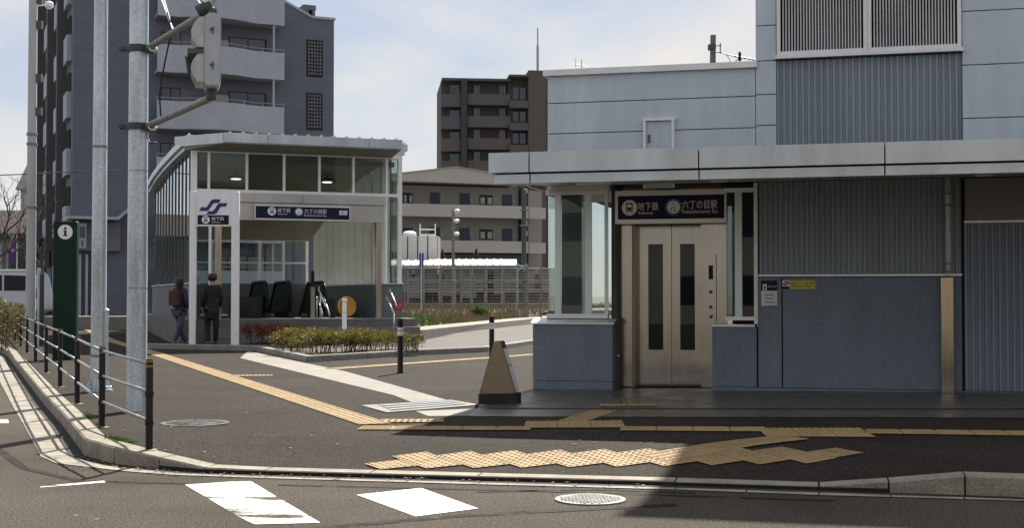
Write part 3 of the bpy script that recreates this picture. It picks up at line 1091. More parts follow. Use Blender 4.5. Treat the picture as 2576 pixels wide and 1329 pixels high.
# ------------------------------------------------------------------ sign helpers
def train_icon(mb, x, z, v, r, mi_w=0, mi_n=1):
    mb.disc(x, z, r, v - .004, v - .001, 32, mi_w)
    k = r
    def rr(x0, x1, z0, z1, c, y0, y1, mi):
        p = []
        for cx_, cz, a0 in ((x1 - c, z1 - c, 0), (x0 + c, z1 - c, 90), (x0 + c, z0 + c, 180), (x1 - c, z0 + c, 270)):
            p += [(cx_ + c * cos(radians(a0 + t * 30)), cz + c * sin(radians(a0 + t * 30))) for t in range(4)]
        mb.prism(p, y0, y1, 'y', mi)
    rr(x - .42 * k, x + .42 * k, z - .42 * k, z + .66 * k, .16 * k, v - .0065, v - .0045, mi_n)
    rr(x - .31 * k, x + .31 * k, z + .05 * k, z + .40 * k, .05 * k, v - .009, v - .007, mi_w)
    rr(x - .18 * k, x + .18 * k, z + .48 * k, z + .57 * k, .03 * k, v - .009, v - .007, mi_w)
    for s in (-1, 1):
        mb.disc(x + s * .24 * k, z - .20 * k, .085 * k, v - .009, v - .007, 12, mi_w)
        mb.prism([(x + s * .18 * k, z - .44 * k), (x + s * .30 * k, z - .44 * k), (x + s * .47 * k, z - .72 * k), (x + s * .33 * k, z - .72 * k)], v - .0065, v - .0045, 'y', mi_n)
def t12_icon(mb, x, z, v, r):
    mb.disc(x, z, r, v - .003, v - .001, 36, 2)
    mb.disc(x, z, r * .90, v - .0045, v - .0032, 36, 1)
    mb.disc(x, z, r * .78, v - .006, v - .0047, 36, 0)
    lettering(mb, "T", x, z + .22 * r, v - .0075, height=.33 * r, mi=1, center=True)
    lettering(mb, "12", x, z - .50 * r, v - .0075, height=.52 * r, mi=1, center=True)
SIGN_M = [M_letter, M_navy, M_teal]

# station sign above the lift doors
VS = .24
u0, u1 = bu(1548, VS), bu(1829, VS)
zz0, zz1 = bz(1690, 557, VS), bz(1690, 484, VS)
sg = thing("station_sign", "navy station name sign in a silver frame above the steel lift doors", "sign", B.w(0, 0, 0), B.yaw)
mb = MB(); mb.box(u0 + .03, u1 - .03, VS + .005, VS + .12, zz0 + .02, zz1 - .03)
mb.build("panel", M_navy, sg)
mb = MB()
mb.box(u0, u1, VS - .01, VS + .14, zz1 - .035, zz1 + .03); mb.box(u0, u1, VS - .01, VS + .14, zz0 - .025, zz0 + .03)
mb.box(u0, u0 + .035, VS - .01, VS + .14, zz0 + .031, zz1 - .036); mb.box(u1 - .028, u1, VS - .01, VS + .14, zz0 + .031, zz1 - .036)
mb.build("frame", M_alu, sg)
mb = MB()
vv = VS + .004
train_icon(mb, bu(1584, VS), bz(1584, 523, VS), vv, .098)
lettering(mb, "地下鉄", bu(1605, VS), bz(1605, 530, VS), vv, width=bu(1657, VS) - bu(1605, VS), height=.105)
lettering(mb, "Subway", bu(1606, VS), bz(1606, 542, VS), vv, width=bu(1644, VS) - bu(1606, VS), height=.05)
t12_icon(mb, bu(1695, VS), bz(1695, 521, VS), vv, .105)
lettering(mb, "六丁の目駅", bu(1717, VS), bz(1717, 526, VS), vv, width=bu(1805, VS) - bu(1717, VS), height=.108)
lettering(mb, "Rokuchonome Sta.", bu(1717, VS), bz(1717, 537, VS), vv, width=bu(1808, VS) - bu(1717, VS), height=.045)
mb.build("lettering", SIGN_M, sg)

# notices on the wall
u0, u1 = bu(1915, .0), bu(1955, .0)
n1 = thing("notice", "white paper notice under a navy header on the grey wall beside the lift window", "notice", B.w(0, 0, 0), B.yaw)
za, zb, zc = bz(1935, 706), bz(1935, 731.5), bz(1935, 770)
mb = MB(); mb.box(u0, u1, .002, .011, zb, za)
mb.build("header", M_navy, n1)
mb = MB(); mb.box(u0, u1, .003, .011, zc, zb - .003)
mb.build("paper", mat("paper_white", (0.62, 0.64, 0.66), 0.7), n1)
mb = MB()
mb.box(u0 + .02, u0 + .065, 0, .0015, za - .115, za - .045, 0)
mb.box(u0 + .033, u0 + .052, -.002, -.0005, za - .105, za - .065, 1)
lettering(mb, "エレベーター", u0 + .078, za - .09, .001, width=.10, height=.035)
for k, (a, b) in enumerate(((.18, .80), (.30, .70), (.25, .85), (.40, .9))):
    zq = zb - .05 - k * .045
    mb.box(u0 + (u1 - u0) * a, u0 + (u1 - u0) * b, 0, .002, zq - .006, zq + .004, 3)
mb.build("lettering", [M_letter, M_navy, M_teal, M_dgrey], n1)
u0, u1 = bu(1968.5), bu(2051)
n2 = thing("notice", "yellow strip notice with a small white logo square on the grey concrete wall", "notice", B.w(0, 0, 0), B.yaw)
za, zb = bz(2000, 706), bz(2000, 727.5)
us = u0 + (u1 - u0) * .21
mb = MB(); mb.box(us + .001, u1, .003, .011, zb, za)
mb.build("panel", mat("notice_yellow", (0.50, 0.45, 0.06), 0.6), n2)
mb = MB(); mb.box(u0, us, .003, .011, zb + (za - zb) * .3, za)
mb.build("logo_square", M_refl, n2)
mb = MB(); mb.box(u0, us, .003, .011, zb, zb + (za - zb) * .29)
mb.build("header", M_navy, n2)
SSA = [(240, 620), (310, 495), (440, 515), (490, 470), (590, 300), (660, 262), (880, 262), (830, 375), (680, 378), (640, 420), (520, 600), (480, 622)]
SSB = [(450, 722), (520, 622), (640, 622), (700, 560), (790, 415), (850, 375), (1085, 375), (1025, 490), (900, 480), (860, 520), (770, 670), (700, 722)]
def ss_logo(mb, x, z, h, v, mi=0):
    k = h / 460.0
    for pl in (SSA, SSB):
        mb.prism([(x + (a - 662) * k, z - (b - 492) * k) for a, b in pl], v, v + .002, 'y', mi)
mb = MB()
ss_logo(mb, (u0 + us) / 2, zb + (za - zb) * .65, .055, 0.0)
lettering(mb, "安全キップ乗り場", us + .02, zb + (za - zb) * .52, 0.001, width=(u1 - us) * .88, height=(za - zb) * .32)
mb.box(us + .03, u1 - .05, 0, .002, zb + .028, zb + .036)
mb.build("lettering", M_navy, n2)

# ------------------------------------------------------------------ subway entrance (glass pavilion)
E = Frame((-7.83, 31.97, 0.12), radians(20.5))
ent = thing("subway_entrance", "glass and steel subway entrance pavilion with a flat ribbed roof on a raised base", "subway entrance", E.o, E.yaw)
def eu(px, v=0.0): return E.U(px, v)
def ez(px, py, v=0.0): return E.Z(px, py, v)
EW = eu(1011)
FL = ez(780, 803)
ZR0, ZTT = ez(780, 368), ez(780, 385)
DEP = 10.0
mb = MB()
mb.box(-.3, EW + .3, -.35, DEP + .3, -.6, FL)
mb.build("floor_base", mat("base_stone", (0.13, 0.125, 0.12), 0.7, var=0.15), ent)
mb = MB()
mb.box(.4, EW + .3, -.65, -.352, -.6, FL * .66); mb.box(.4, EW + .3, -.95, -.652, -.6, FL * .33)
mb.build("step", mat("step_stone", (0.16, 0.155, 0.15), 0.7, var=0.15), ent)
mb = MB()
mb.box(.5, EW, -.36, -.33, FL + .002, FL + .012)
mb.build("step_nosing", M_alu, ent)
# roof: slab curving down to the rear, ribs on top
prof = [(-.02, ZR0 + .14), (3, ZR0 + .13), (6, ZR0 + .08), (8.5, ZR0 - .02), (10.6, ZR0 - .20)]
def slab(mb, u0, u1, th, up):
    for i in range(len(prof) - 1):
        (a, za), (b, zb) = prof[i], prof[i + 1]
        v = [(u0, a, za + up), (u1, a, za + up), (u1, b, zb + up), (u0, b, zb + up), (u0, a, za + up - th), (u1, a, za + up - th), (u1, b, zb + up - th), (u0, b, zb + up - th)]
        mb.add(v, [(0, 1, 2, 3), (7, 6, 5, 4), (4, 5, 1, 0), (6, 7, 3, 2), (5, 6, 2, 1), (7, 4, 0, 3)])
mb = MB(); slab(mb, -.16, EW + .14, .17, .0); slab(mb, -.08, EW + .06, .10, -.172)
rf = mb.build("roof", M_fascia, ent)
mb = MB(); slab(mb, -.10, EW + .10, .02, .022)
for i in range(14):
    u = -.05 + (EW + .1) * i / 13
    mb.tube([(u, a, z + .05) for a, z in prof], .022, 6)
mb.build("roof_rib", M_alu, rf)
z39 = ez(780, 392)
e0, e1 = eu(560, -1.0), eu(1012, -1.0)
zE0, zE1 = ez(780, 367, -1.0), ez(780, 342, -1.0)
mb = MB()
cu_ = [e0, eu(672, -1), eu(928, -1), e1]
for i in range(3):
    mb.box(cu_[i] + .006, cu_[i + 1] - .006, -1.0, -.96, zE0 + .02, zE1)
mb.prism([(e0 - .0, -.955), (e0 - .0, -.9), (e0 - .95, .3), (e0 - 1.0, .3)][::-1], zE0 + .05, zE1 - .004, 'z')
mb.add([(e0 + .01, -.95, zE0), (e1 - .01, -.95, zE0), (e1 - .01, -.06, zE0 - .02), (e0 - .85, .0, zE0 - .02),
        (e0 + .01, -.95, zE1 - .02), (e1 - .01, -.95, zE1 - .02), (e1 - .01, -.06, zE1 - .02), (e0 - .85, .0, zE1 - .02)],
       [(3, 2, 1, 0), (4, 5, 6, 7), (1, 2, 6, 5), (0, 1, 5, 4), (2, 3, 7, 6), (3, 0, 4, 7)])
mb.build("eave", M_fascia, rf)
mb = MB()
mb.add([(e0 + .02, -.94, zE0 - .004), (e1 - .02, -.94, zE0 - .004), (e1 - .02, -.02, z39 + .02), (e0 - .80, -.02, z39 + .02),
        (e0 + .02, -.94, zE0 - .001), (e1 - .02, -.94, zE0 - .001), (e1 - .02, -.02, zE0 - .024), (e0 - .80, -.02, zE0 - .024)],
       [(3, 2, 1, 0), (1, 2, 6, 5), (0, 1, 5, 4), (2, 3, 7, 6), (3, 0, 4, 7)])
mb.build("eave_soffit", mat("eave_soffit", (0.20, 0.18, 0.15), .6, var=.1), rf)
mb = MB()
n = 14
for i in range(n):
    u = e0 - .0 + (e1 - e0) * (i + .5) / n
    mb.tube([(u, -1.01, zE1 + .015), (u, -.05, zE1 + .012)], .028, 6)
mb.build("eave_rib", M_alu, rf)
# front frame
z48, z39 = ez(780, 490), ez(780, 392)
zh0, zh1 = ez(780, 557), ez(780, 514)
SILL = ez(1008, 716)
mb = MB()
pw = .075
mb.box(0, .14, 0, .14, SILL * .0 + FL, z39)
mb.box(EW - .10, EW, 0, .14, SILL + .03, z39)
for px in (524, 620, 714, 803, 889, 973):
    u = eu(px)
    mb.box(u - .03, u + .03, .01, .1, z48 + .08, z39 - .001)
mb.box(.141, EW - .101, .0, .12, z48, z48 + .078)
mb.box(0, EW, -.01, .14, z39, ZR0 - .03)
u = eu(528); mb.box(u - .03, u + .03, .01, .1, FL, z48 - .001)
u = eu(972); mb.box(u - .03, u + .03, .01, .1, SILL + .03, z48 - .001)
mb.build("front_frame", M_white, ent)
mb = MB()
gl = [.141] + [eu(p) for p in (524, 620, 714, 803, 889, 973)] + [EW - .101]
for i in range(7):
    mb.box(gl[i] + .031, gl[i + 1] - .031, .05, .06, z48 + .08, z39 - .002)
mb.box(.145, eu(528) - .031, .05, .06, FL, z48 - .002)
mb.box(eu(972) + .031, EW - .102, .05, .06, SILL + .03, z48 - .002)
mb.each("front_glazing", M_glass, ent)
mb = MB()
uh0, uh1 = eu(540), eu(965)
mb.box(uh0, eu(758) - .005, -.10, .15, zh1 + .012, z48 - .003); mb.box(eu(758) + .005, uh1, -.10, .15, zh1 + .012, z48 - .003)
mb.box(uh0 + .03, uh1 - .03, -.04, .14, zh0, zh1 + .004)
mb.build("header_beam", mat("header_metal", (0.50, 0.48, 0.45), 0.4, metal=0.7, var=0.12, scale=2), ent)
mb = MB()
for a, b in ((541, 556), (946, 959)):
    mb.cbox(eu(a), eu(b), -.05, .14, FL, zh0 - .002 if a > 900 else zh0 - .002, .01)
mb.cbox(eu(781, 1.2), eu(792, 1.2), 1.15, 1.3, FL, ez(786, 722, 1.2), .01)
mb.each("steel_column", M_brass, ent)
mb = MB()
mb.cbox(eu(783, 1.2), eu(790, 1.2), 1.16, 1.28, ez(786, 721, 1.2), ez(786, 682, 1.2), .01)
mb.build("barrier_camera", M_black, ent)
mb = MB()
mb.box(eu(944, .1), eu(953, .1), .16, .2, FL, ez(948, 735, .15)); mb.box(eu(944, .1), eu(953, .1), .16, .2, ez(948, 620, .15), ez(948, 560, .15))
mb.each("blue_strip", mat("strip_blue", (0.01, 0.16, 0.24), 0.5), ent)
mb = MB()
for i in range(7): mb.box(gl[i] + .04, gl[i + 1] - .04, .25, .26, ez(780, 414, .25), z39 - .06)
mb.each("blind", mat("blind_grey", (0.17, 0.17, 0.16), .8, var=.05), ent)
# side walls: solid dado and glazing with upright fins
Mdado = mat("dado_grey", (0.13, 0.14, 0.155), 0.7, var=0.12, scale=2)
mb = MB()
mb.box(eu(960), EW + .02, .0, .42, FL - .5, SILL)
mb.box(EW - .45, EW + .02, .421, DEP, FL - .5, SILL)
mb.box(.0, .25, .2, DEP, FL - .5, SILL)
mb.box(.251, EW - .451, DEP - .3, DEP, -3.0, SILL + .1)
dado = mb.build("dado_wall", Mdado, ent)
mb = MB()
mb.box(eu(957), EW + .06, -.04, .46, SILL + .002, SILL + .03)
mb.box(EW - .47, EW + .06, .461, DEP, SILL + .002, SILL + .03)
mb.box(-.04, .28, .16, DEP, SILL + .002, SILL + .03)
mb.build("dado_cap", M_alu, dado)
def rz(v):
    for i in range(len(prof) - 1):
        if prof[i][0] <= v <= prof[i + 1][0]:
            t = (v - prof[i][0]) / (prof[i + 1][0] - prof[i][0])
            return prof[i][1] + (prof[i + 1][1] - prof[i][1]) * t - .29
    return prof[-1][1] - .29
mb = MB()
n = 12
for i in range(n):
    v = .9 + (DEP - 1.0) * i / (n - 1)
    mb.box(.050, .074, v - .03, v + .03, SILL + .03, rz(v))
    mb.box(EW - .11, EW - .05, v - .03, v + .03, SILL + .03, rz(v))
mb.box(.09, .12, .15, DEP, ez(455, 437, 0) - .03, ez(455, 437, 0) + .03)
mb.each("side_mullion", M_dgrey, ent)
mb = MB()
for i in range(n - 1):
    v0 = .9 + (DEP - 1.0) * i / (n - 1) + .031
    v1 = .9 + (DEP - 1.0) * (i + 1) / (n - 1) - .031
    for u in (.075, EW - .085):
        z0, z1 = SILL + .03, rz(v1) - .01
        mb.box(u, u + .01, v0, v1, z0, z1)
for u in (.075, EW - .085): mb.box(u, u + .01, .145, .869, SILL + .03, rz(.9) - .01)
for q_ in mb.each("side_glazing", M_glasss, ent):
    if q_.data.vertices[0].co.x > 1: q_.data.materials[0] = M_glass
mb = MB()                                                             # pale fins inside the right glazing
for i in range(10):
    v = .7 + i * .95
    mb.box(EW - .36, EW - .14, v - .02, v + .02, SILL + .03, rz(v))
mb.each("inner_fin", mat("fin_pale", (0.55, 0.54, 0.50), 0.5, var=0.1), ent)
# sloping ceiling over the escalator and rear wall
mb = MB()
c0, c1 = ez(968, 447, .5), 3.0
cv = [(.6, z39 - .12), (3.2, z39 - .3), (6.0, z39 - .85), (9.6, z39 - 1.75)]
for i in range(3):
    (a, za), (b, zb) = cv[i], cv[i + 1]
    mb.add([(.3, a, za), (EW - .4, a, za), (EW - .4, b, zb), (.3, b, zb), (.3, a, za + .06), (EW - .4, a, za + .06), (EW - .4, b, zb + .06), (.3, b, zb + .06)],
           [(3, 2, 1, 0), (4, 5, 6, 7), (0, 1, 5, 4), (2, 3, 7, 6), (1, 2, 6, 5), (3, 0, 4, 7)])
mb.build("ceiling", mat("ceiling_brown", (0.22, 0.165, 0.11), 0.6, var=0.12), ent)  # brown holds the warm glow bounced up from the sunlit floor
mb = MB()
zc = cv[-1][1]
for i in range(7):
    u = .3 + (EW - .75) * i / 6
    mb.box(u - .04, u + .04, DEP - .2, DEP - .1, SILL + .1, zc)
mb.box(.3, EW - .45, DEP - .2, DEP - .1, zc, zc + .06)
mb.box(.3, EW - .45, DEP - .19, DEP - .11, SILL + .75, SILL + .80)
mb.build("rear_frame", M_alu, ent)
mb = MB(); mb.box(.3, EW - .45, DEP - .155, DEP - .145, SILL + .1, zc)
mb.build("rear_glazing", M_glass, ent)
# lit downlights behind the transom
M_lamp = emit("lamp_warm", (1.0, 0.86, 0.62), 2.2)
for px, py in ((592, 451), (822, 459)):
    u, v = eu(px, 2.4), 2.4
    z = ez(px, py, v)
    mb = MB(); mb.lathe([(.24, .012), (.26, .03), (.20, .10), (.05, .14)], (u, v, z), 24)
    lm = mb.build("ceiling_lamp", M_dgrey, ent, True)
    mb = MB(); mb.lathe([(.13, .0), (.13, .010)], (u, v, z), 24)
    mb.build("lamp_glow", M_lamp, lm)
    mb = MB(); mb.tube([(u, v, z + .14), (u, v, z39 - .2)], .015, 6)
    mb.build("lamp_stem", M_dgrey, lm)
# escalator and handrails
esc = thing("escalator", "black escalator with rounded handrail ends inside the subway entrance", "escalator", E.w(0, 0, FL), E.yaw)
def newel(u):
    p = []
    for t in range(13):
        a = radians(90 + t * 15)
        p.append((1.6 + .42 * cos(a), .52 + .42 * sin(a)))
    p += [(7.5, .10 - 3.2), (7.5, .94 - 3.2), (3.4, .94)]
    return p
ue0, ue1 = eu(668, 1.2), eu(728, 1.2)
for u in (ue0, ue1, ue1 + .9):
    nw = newel(u)
    mb = MB(); mb.tube([(u + .045, a_, b_) for a_, b_ in nw[:13][::-1]], .045, 8); mb.tube([(u + .045, a_, b_) for a_, b_ in [nw[0], nw[-1], nw[-2]]], .045, 8)
    hr = mb.build("handrail_belt", M_black, esc, True)
    mb = MB(); mb.prism(nw, u + .035, u + .055, 'x')
    mb.build("balustrade_pane", M_glassd, hr)
    mb = MB(); mb.box(u - .02, u + .11, 1.15, 3.2, .0, .16)
    mb.build("skirt", M_black, hr)
mb = MB()
for i in range(12):
    v = 1.5 + i * .33
    z = 0.01 - max(0, i - 3) * .17
    mb.box(ue0 + .1, ue1 - .01, v, v + .325, z - .2, z)
mb.build("escalator_step", M_alu, esc)
mb = MB(); mb.box(ue0 - .1, ue1 + 1.0, .5, 1.5, .002, .012)
mb.build("landing_plate", M_alu, esc)
mb = MB(); mb.box(ue0 - .25, ue0 - .002, 1.6, 6.0, -1, .55); mb.box(ue1 + 1.0, ue1 + 1.3, 1.6, 6, -1, .5)
mb.each("side_casing", M_dark, esc)
def handrail(label, pts_list, r=.019):
    c = Vector(pts_list[0][0])
    o = thing("handrail", label, "handrail", (c.x, c.y, c.z - .0))
    for k, pts in enumerate(pts_list):
        mb = MB(); mb.tube([Vector(p) - c for p in pts], r, 10)
        mb.build("rail" if k < len(pts_list) - 1 else "post", M_alu, o, True)
    return o
def ept(px, py, v):
    u, z = E.p(px, py, v)
    return E.w(u, v, z)
handrail("bright twin handrail on the steps at the right corner of the subway entrance",
         [[ept(980, 728, -.4), ept(997, 768, -1.0), ept(996, 771, -1.0)], [ept(973, 749, -.4), ept(991, 789, -1.0)], [ept(991, 789, -1.0), ept(991, 835, -1.0)]])
handrail("curved steel handrails in the middle of the subway entrance steps",
         [[ept(803, 722, .2), ept(801, 728, .1), ept(819, 772, -.6)], [ept(797, 748, .2), ept(810, 785, -.6), ept(811, 800, -.6)],
          [ept(814, 748, .2), ept(828, 788, -.6), ept(829, 798, -.6)], [ept(806, 735, .0), ept(806, 822, .0)], [ept(797, 747, .2), ept(797, 805, .2)]])
# red notice on the corner wall
nu0, nu1 = eu(990, -.01), eu(1013, -.01)
n3 = thing("notice", "small red notice on the corner wall of the subway entrance", "notice", E.o, E.yaw)
mb = MB(); mb.box(nu0, nu1, -.016, -.003, ez(1000, 779), ez(1000, 759))
mb.build("panel", mat("notice_red", (0.42, 0.012, 0.022), 0.6), n3)
mb = MB()
lettering(mb, "消火栓", nu0 + .04, ez(1000, 769), -.018, width=.17, height=.055)
mb.box(nu0 + .04, nu1 - .03, -.019, -.017, ez(1000, 774), ez(1000, 774) + .012)
mb.build("lettering", mat("notice_pink", (0.62, 0.35, 0.36), 0.6), n3)
# station sign on the header
VH = -.16
u0, u1 = eu(639, VH), eu(881, VH)
z0, z1 = ez(760, 554, VH), ez(760, 518, VH)
sg = thing("station_sign", "long navy station sign in a silver frame on the header of the glass subway entrance", "sign", E.o, E.yaw)
mb = MB(); mb.box(u0 + .03, u1 - .03, VH + .004, VH + .055, z0 + .03, z1 - .03)
mb.build("panel", M_navy, sg)
mb = MB()
mb.box(u0, u1, VH - .01, VH + .055, z1 - .029, z1 + .02); mb.box(u0, u1, VH - .01, VH + .055, z0 - .01, z0 + .029)
mb.box(u0, u0 + .03, VH - .01, VH + .055, z0 + .03, z1 - .03); mb.box(u1 - .03, u1, VH - .01, VH + .055, z0 + .03, z1 - .03)
mb.build("frame", M_alu, sg)
mb = MB()
vv = VH + .003
def sx(px): return eu(px, VH)
def sz(px, py): return ez(px, py, VH)
train_icon(mb, sx(683), sz(683, 531.5), vv, .105)
lettering(mb, "地下鉄", sx(697), sz(697, 535), vv, width=sx(730) - sx(697), height=.115)
lettering(mb, "Subway", sx(698), sz(698, 541), vv, width=sx(722) - sx(698), height=.045)
t12_icon(mb, sx(751), sz(751, 533), vv, .11)
lettering(mb, "六丁の目駅", sx(765), sz(765, 537.5), vv, width=sx(821) - sx(765), height=.115)
lettering(mb, "Rokuchonome Sta.", sx(765), sz(765, 544), vv, width=sx(822) - sx(765), height=.045)
mb.box(sx(853), sx(873), vv - .003, vv - .001, sz(863, 541), sz(863, 530))
lettering(mb, "西1", sx(855.5), sz(855, 540), vv - .004, width=sx(870.5) - sx(855.5), height=.085, mi=1)
mb.build("lettering", SIGN_M, sg)

# pylon sign in front of the entrance
Yp = 29.5
PY = Frame(Vector((at(545, 860, Yp).x, Yp, hz(-6.5, Yp))), radians(6))
pu = lambda px, v=0.0: PY.U(px, v)
pz = lambda py, v=0.0: PY.Z(545, py, v)
py_ = thing("pylon_sign", "white two-legged pylon sign with a dark blue double-S logo in front of the entrance", "sign", PY.o, PY.yaw)
mb = MB()
mb.cbox(pu(476), pu(491.5), -.03, .12, -.05, pz(481.5), .01)
mb.build("leg", M_white, py_)
mb = MB()
mb.cbox(pu(581.5), pu(601), -.03, .12, -.05, pz(481.5), .01)
mb.build("leg", M_white, py_)
mb = MB()
mb.box(pu(491.5) + .002, pu(581.5) - .002, .0, .09, pz(569.5), pz(482))
mb.build("panel", M_white, py_)
mb = MB()
mb.box(pu(496), pu(574.5), -.008, -.001, pz(565), pz(541.5))
mb.build("band", M_navy, py_)
mb = MB()
k = (pu(571.5) - pu(499.5)) / 845
for pl in (SSA, SSB):
    mb.prism([(pu(535.5) + (a - 662) * k, pz(520.5) - (b - 492) * k) for a, b in pl], -.006, -.001, 'y')
mb.build("logo", M_logo, py_)
mb = MB()
train_icon(mb, pu(516.5), pz(553.2), -.009, .088)
lettering(mb, "地下鉄", pu(531), pz(555), -.010, width=pu(562.5) - pu(531), height=.085)
lettering(mb, "Subway", pu(531.5), pz(561.5), -.010, width=pu(554) - pu(531.5), height=.038)
mb.build("lettering", SIGN_M, py_)

# ------------------------------------------------------------------ grey apartment tower (left)
A = Frame((-21.02, 62.6, 0.30), radians(24))
apt = thing("apartment_tower", "dark grey apartment tower with curved grey balconies behind the glass entrance", "building", A.o, A.yaw)
def au(px, v=0.0): return A.U(px, v)
def az(px, py, v=0.0): return A.Z(px, py, v)
AW = au(838)
M_apt = mat("apartment_tile", (0.115, 0.128, 0.160), 0.75, var=0.10, scale=0.5, bump=0.15, bscale=18, speck=0.10, sscale=9, stretch=(1, 1, 4))
M_apt2 = mat("apartment_dim", (0.085, 0.083, 0.092), 0.8, var=0.10, scale=0.6)
M_bei2_ = mat("unit_grey", (0.30, 0.30, 0.29), .6)
M_bal = mat("balcony_grey", (0.36, 0.385, 0.44), 0.7, var=0.08, scale=0.8, speck=0.05, sscale=6)
zr = az(838, 50)
zk = az(770, 40)
us, uk = au(705), au(782)
TOPZ = 21.5
mb = MB()
mb.prism([(0, -1), (AW, -1), (AW, zr), (uk, zr), (us - .6, az(705, -14)), (us - 4.5, TOPZ), (0, TOPZ)], 0, 14, 'y')
mb.box(-.0, 6, 14.001, 23, -1, TOPZ)
mb.build("wall", M_apt, apt)
mb = MB()
mb.box(uk - .04, AW + .06, -.06, .3, zr, zr + .12)
mb.prism([(uk, zr + .0), (us - .6, az(705, -14)), (us - 4.5, TOPZ), (us - 4.5, TOPZ + .12), (us - .6, az(705, -14) + .13), (uk, zr + .13)], -.06, .3, 'y')
mb.build("coping", M_bal, apt)
# stair head on the roof
mb = MB()
mb.box(au(779), au(793), 1.5, 5, zr, az(790, 8)); mb.box(au(803), au(810), 1.5, 4, zr, az(806, 8)); mb.box(au(779), au(812), 1.5, 5, az(790, 8), az(790, -4))
mb.build("stair_head", M_apt, apt)
# balconies with a wavy front
FH = 2.75
zb0 = az(400, 322, -1)
ub0_, ub1_ = au(384), au(713, -1)
WV = [(0, -1.0), (.17, -1.02), (.25, -1.30), (.45, -1.62), (.58, -1.55), (.68, -1.28), (.755, -1.02), (1, -1.0)]
def wav(u):
    t = (u - ub0_) / (ub1_ - ub0_)
    for (a, va), (b, vb) in zip(WV[:-1], WV[1:]):
        if t <= b + 1e-6: return va + (vb - va) * (t - a) / (b - a)
    return WV[-1][1]
def balcony(z0, h):
    n = 36
    us_ = [ub0_ + (ub1_ - ub0_) * i / n for i in range(n + 1)]
    poly = [(u, wav(u)) for u in us_] + [(ub1_, -.002), (ub0_, -.002)]
    mb = MB(); mb.prism(poly, z0, z0 + .16, 'z')
    inner = [(u, wav(u) + .14) for u in us_]
    ring = [(u, wav(u)) for u in us_] + [(u, v) for u, v in inner[::-1]]
    mb.prism(ring, z0 + .161, z0 + h, 'z')
    mb.box(ub1_ - .14, ub1_, wav(ub1_) + .14, -.004, z0 + .161, z0 + h)
    o = mb.build("balcony", M_bal, apt)
    mb = MB(); mb.tube([(u, wav(u) + .07, z0 + h + .16) for u in us_], .025, 6)
    for i in range(0, n + 1, 6): mb.tube([(us_[i], wav(us_[i]) + .07, z0 + h), (us_[i], wav(us_[i]) + .07, z0 + h + .16)], .02, 5)
    mb.build("balcony_rail", M_rail, o)
    return o
zs_ = [zb0 + FH * k for k in (-3, -2, -1, 0, 1, 2, 3)]
for z in zs_:
    balcony(z, 1.36)
    # openings behind
    for a, b, hgt in ((403, 448, 1.9), (575, 665, 1.9)):
        f0, f1 = au(a, 0), au(b, 0)
        mb = MB(); mb.box(f0 - .05, f1 + .05, -.04, .02, z + .18, z + .2 + hgt + .06)
        wf = mb.build("window", M_black, apt)
        mb = MB(); mb.box(f0, (f0 + f1) / 2 - .03, -.055, -.042, z + .25, z + .2 + hgt); mb.box((f0 + f1) / 2 + .03, f1, -.055, -.042, z + .25, z + .2 + hgt)
        mb.build("pane", M_win, wf)
        if (int(z * 7) + int(a)) % 2:
            mb = MB(); mb.box((f0 + f1) / 2 + .04, f1 - .02, -.075, -.057, z + .27, z + .18 + hgt)
            mb.build("curtain", mat("curtain_grey", (0.22, 0.22, 0.225), .8, var=.15, scale=6, stretch=(1, 1, .05)), wf)
    if int(z * 3) % 2:
        mb = MB(); mb.cbox(au(528), au(528) + .8, -.42, -.10, z + .2, z + 1.9, .03)
        mb.build("air_conditioner", M_bei2_, apt)
    mb = MB(); mb.box(au(449), au(480), -.03, .01, z + .18, z + 2.1)
    mb.build("shutter", mat("shutter_grey", (0.14, 0.14, 0.145), 0.6), apt)
    mb = MB(); mb.tube([(au(686, -.9), -.9, z + .9), (au(686, -.9), -.9, z + FH)], .06, 8)
    mb.build("balcony_pipe", M_bal, apt)
# glass block windows
for k in (-2, -1, 0, 1):
    za, zb_ = az(789, 323) + FH * k, az(789, 236) + FH * k
    if k > 1: continue
    a, b = au(771), au(807)
    mb = MB(); mb.box(a - .05, b + .05, -.03, .01, za - .08, zb_ + .05)
    wf = mb.build("block_window", M_black, apt)
    mb = MB()
    for i in range(5):
        for j in range(10):
            w_, h_ = (b - a) / 5, (zb_ - za) / 10
            mb.box(a + i * w_ + .035, a + (i + 1) * w_ - .035, -.05, -.031, za + j * h_ + .035, za + (j + 1) * h_ - .035)
    mb.build("pane", mat("glass_block", (0.10, 0.115, 0.13), 0.15, var=0.5, scale=2.5, spec=0.7), wf)
# left side: staggered balcony boxes and dark recesses
cols = ((170, 179), (145, 159), (119, 132), (98, 111))
for (x1_, x0_) in cols:
    v0, v1 = A.side(x0_, 300)[0], A.side(x1_, 300)[0]
    for k in range(-4, 4):
        zt_ = 14.0 - .30 + FH * 1.01 * k
        mb = MB(); mb.box(-.22, -.002, v0, v1, zt_ - 1.28, zt_)
        o = mb.build("balcony", M_bal, apt)
        mb = MB(); mb.box(-.10, -.003, v0 + .1, v1 - .1, zt_ + .002, zt_ + .95)
        mb.build("window", M_win, apt)
for px in (139, 165, 112):
    v0 = A.side(px, 300)[0]
    mb = MB(); mb.box(-.45, -.004, v0 - .25, v0 + .25, 3.5, TOPZ - .2)
    mb.build("pilaster", M_apt2, apt)
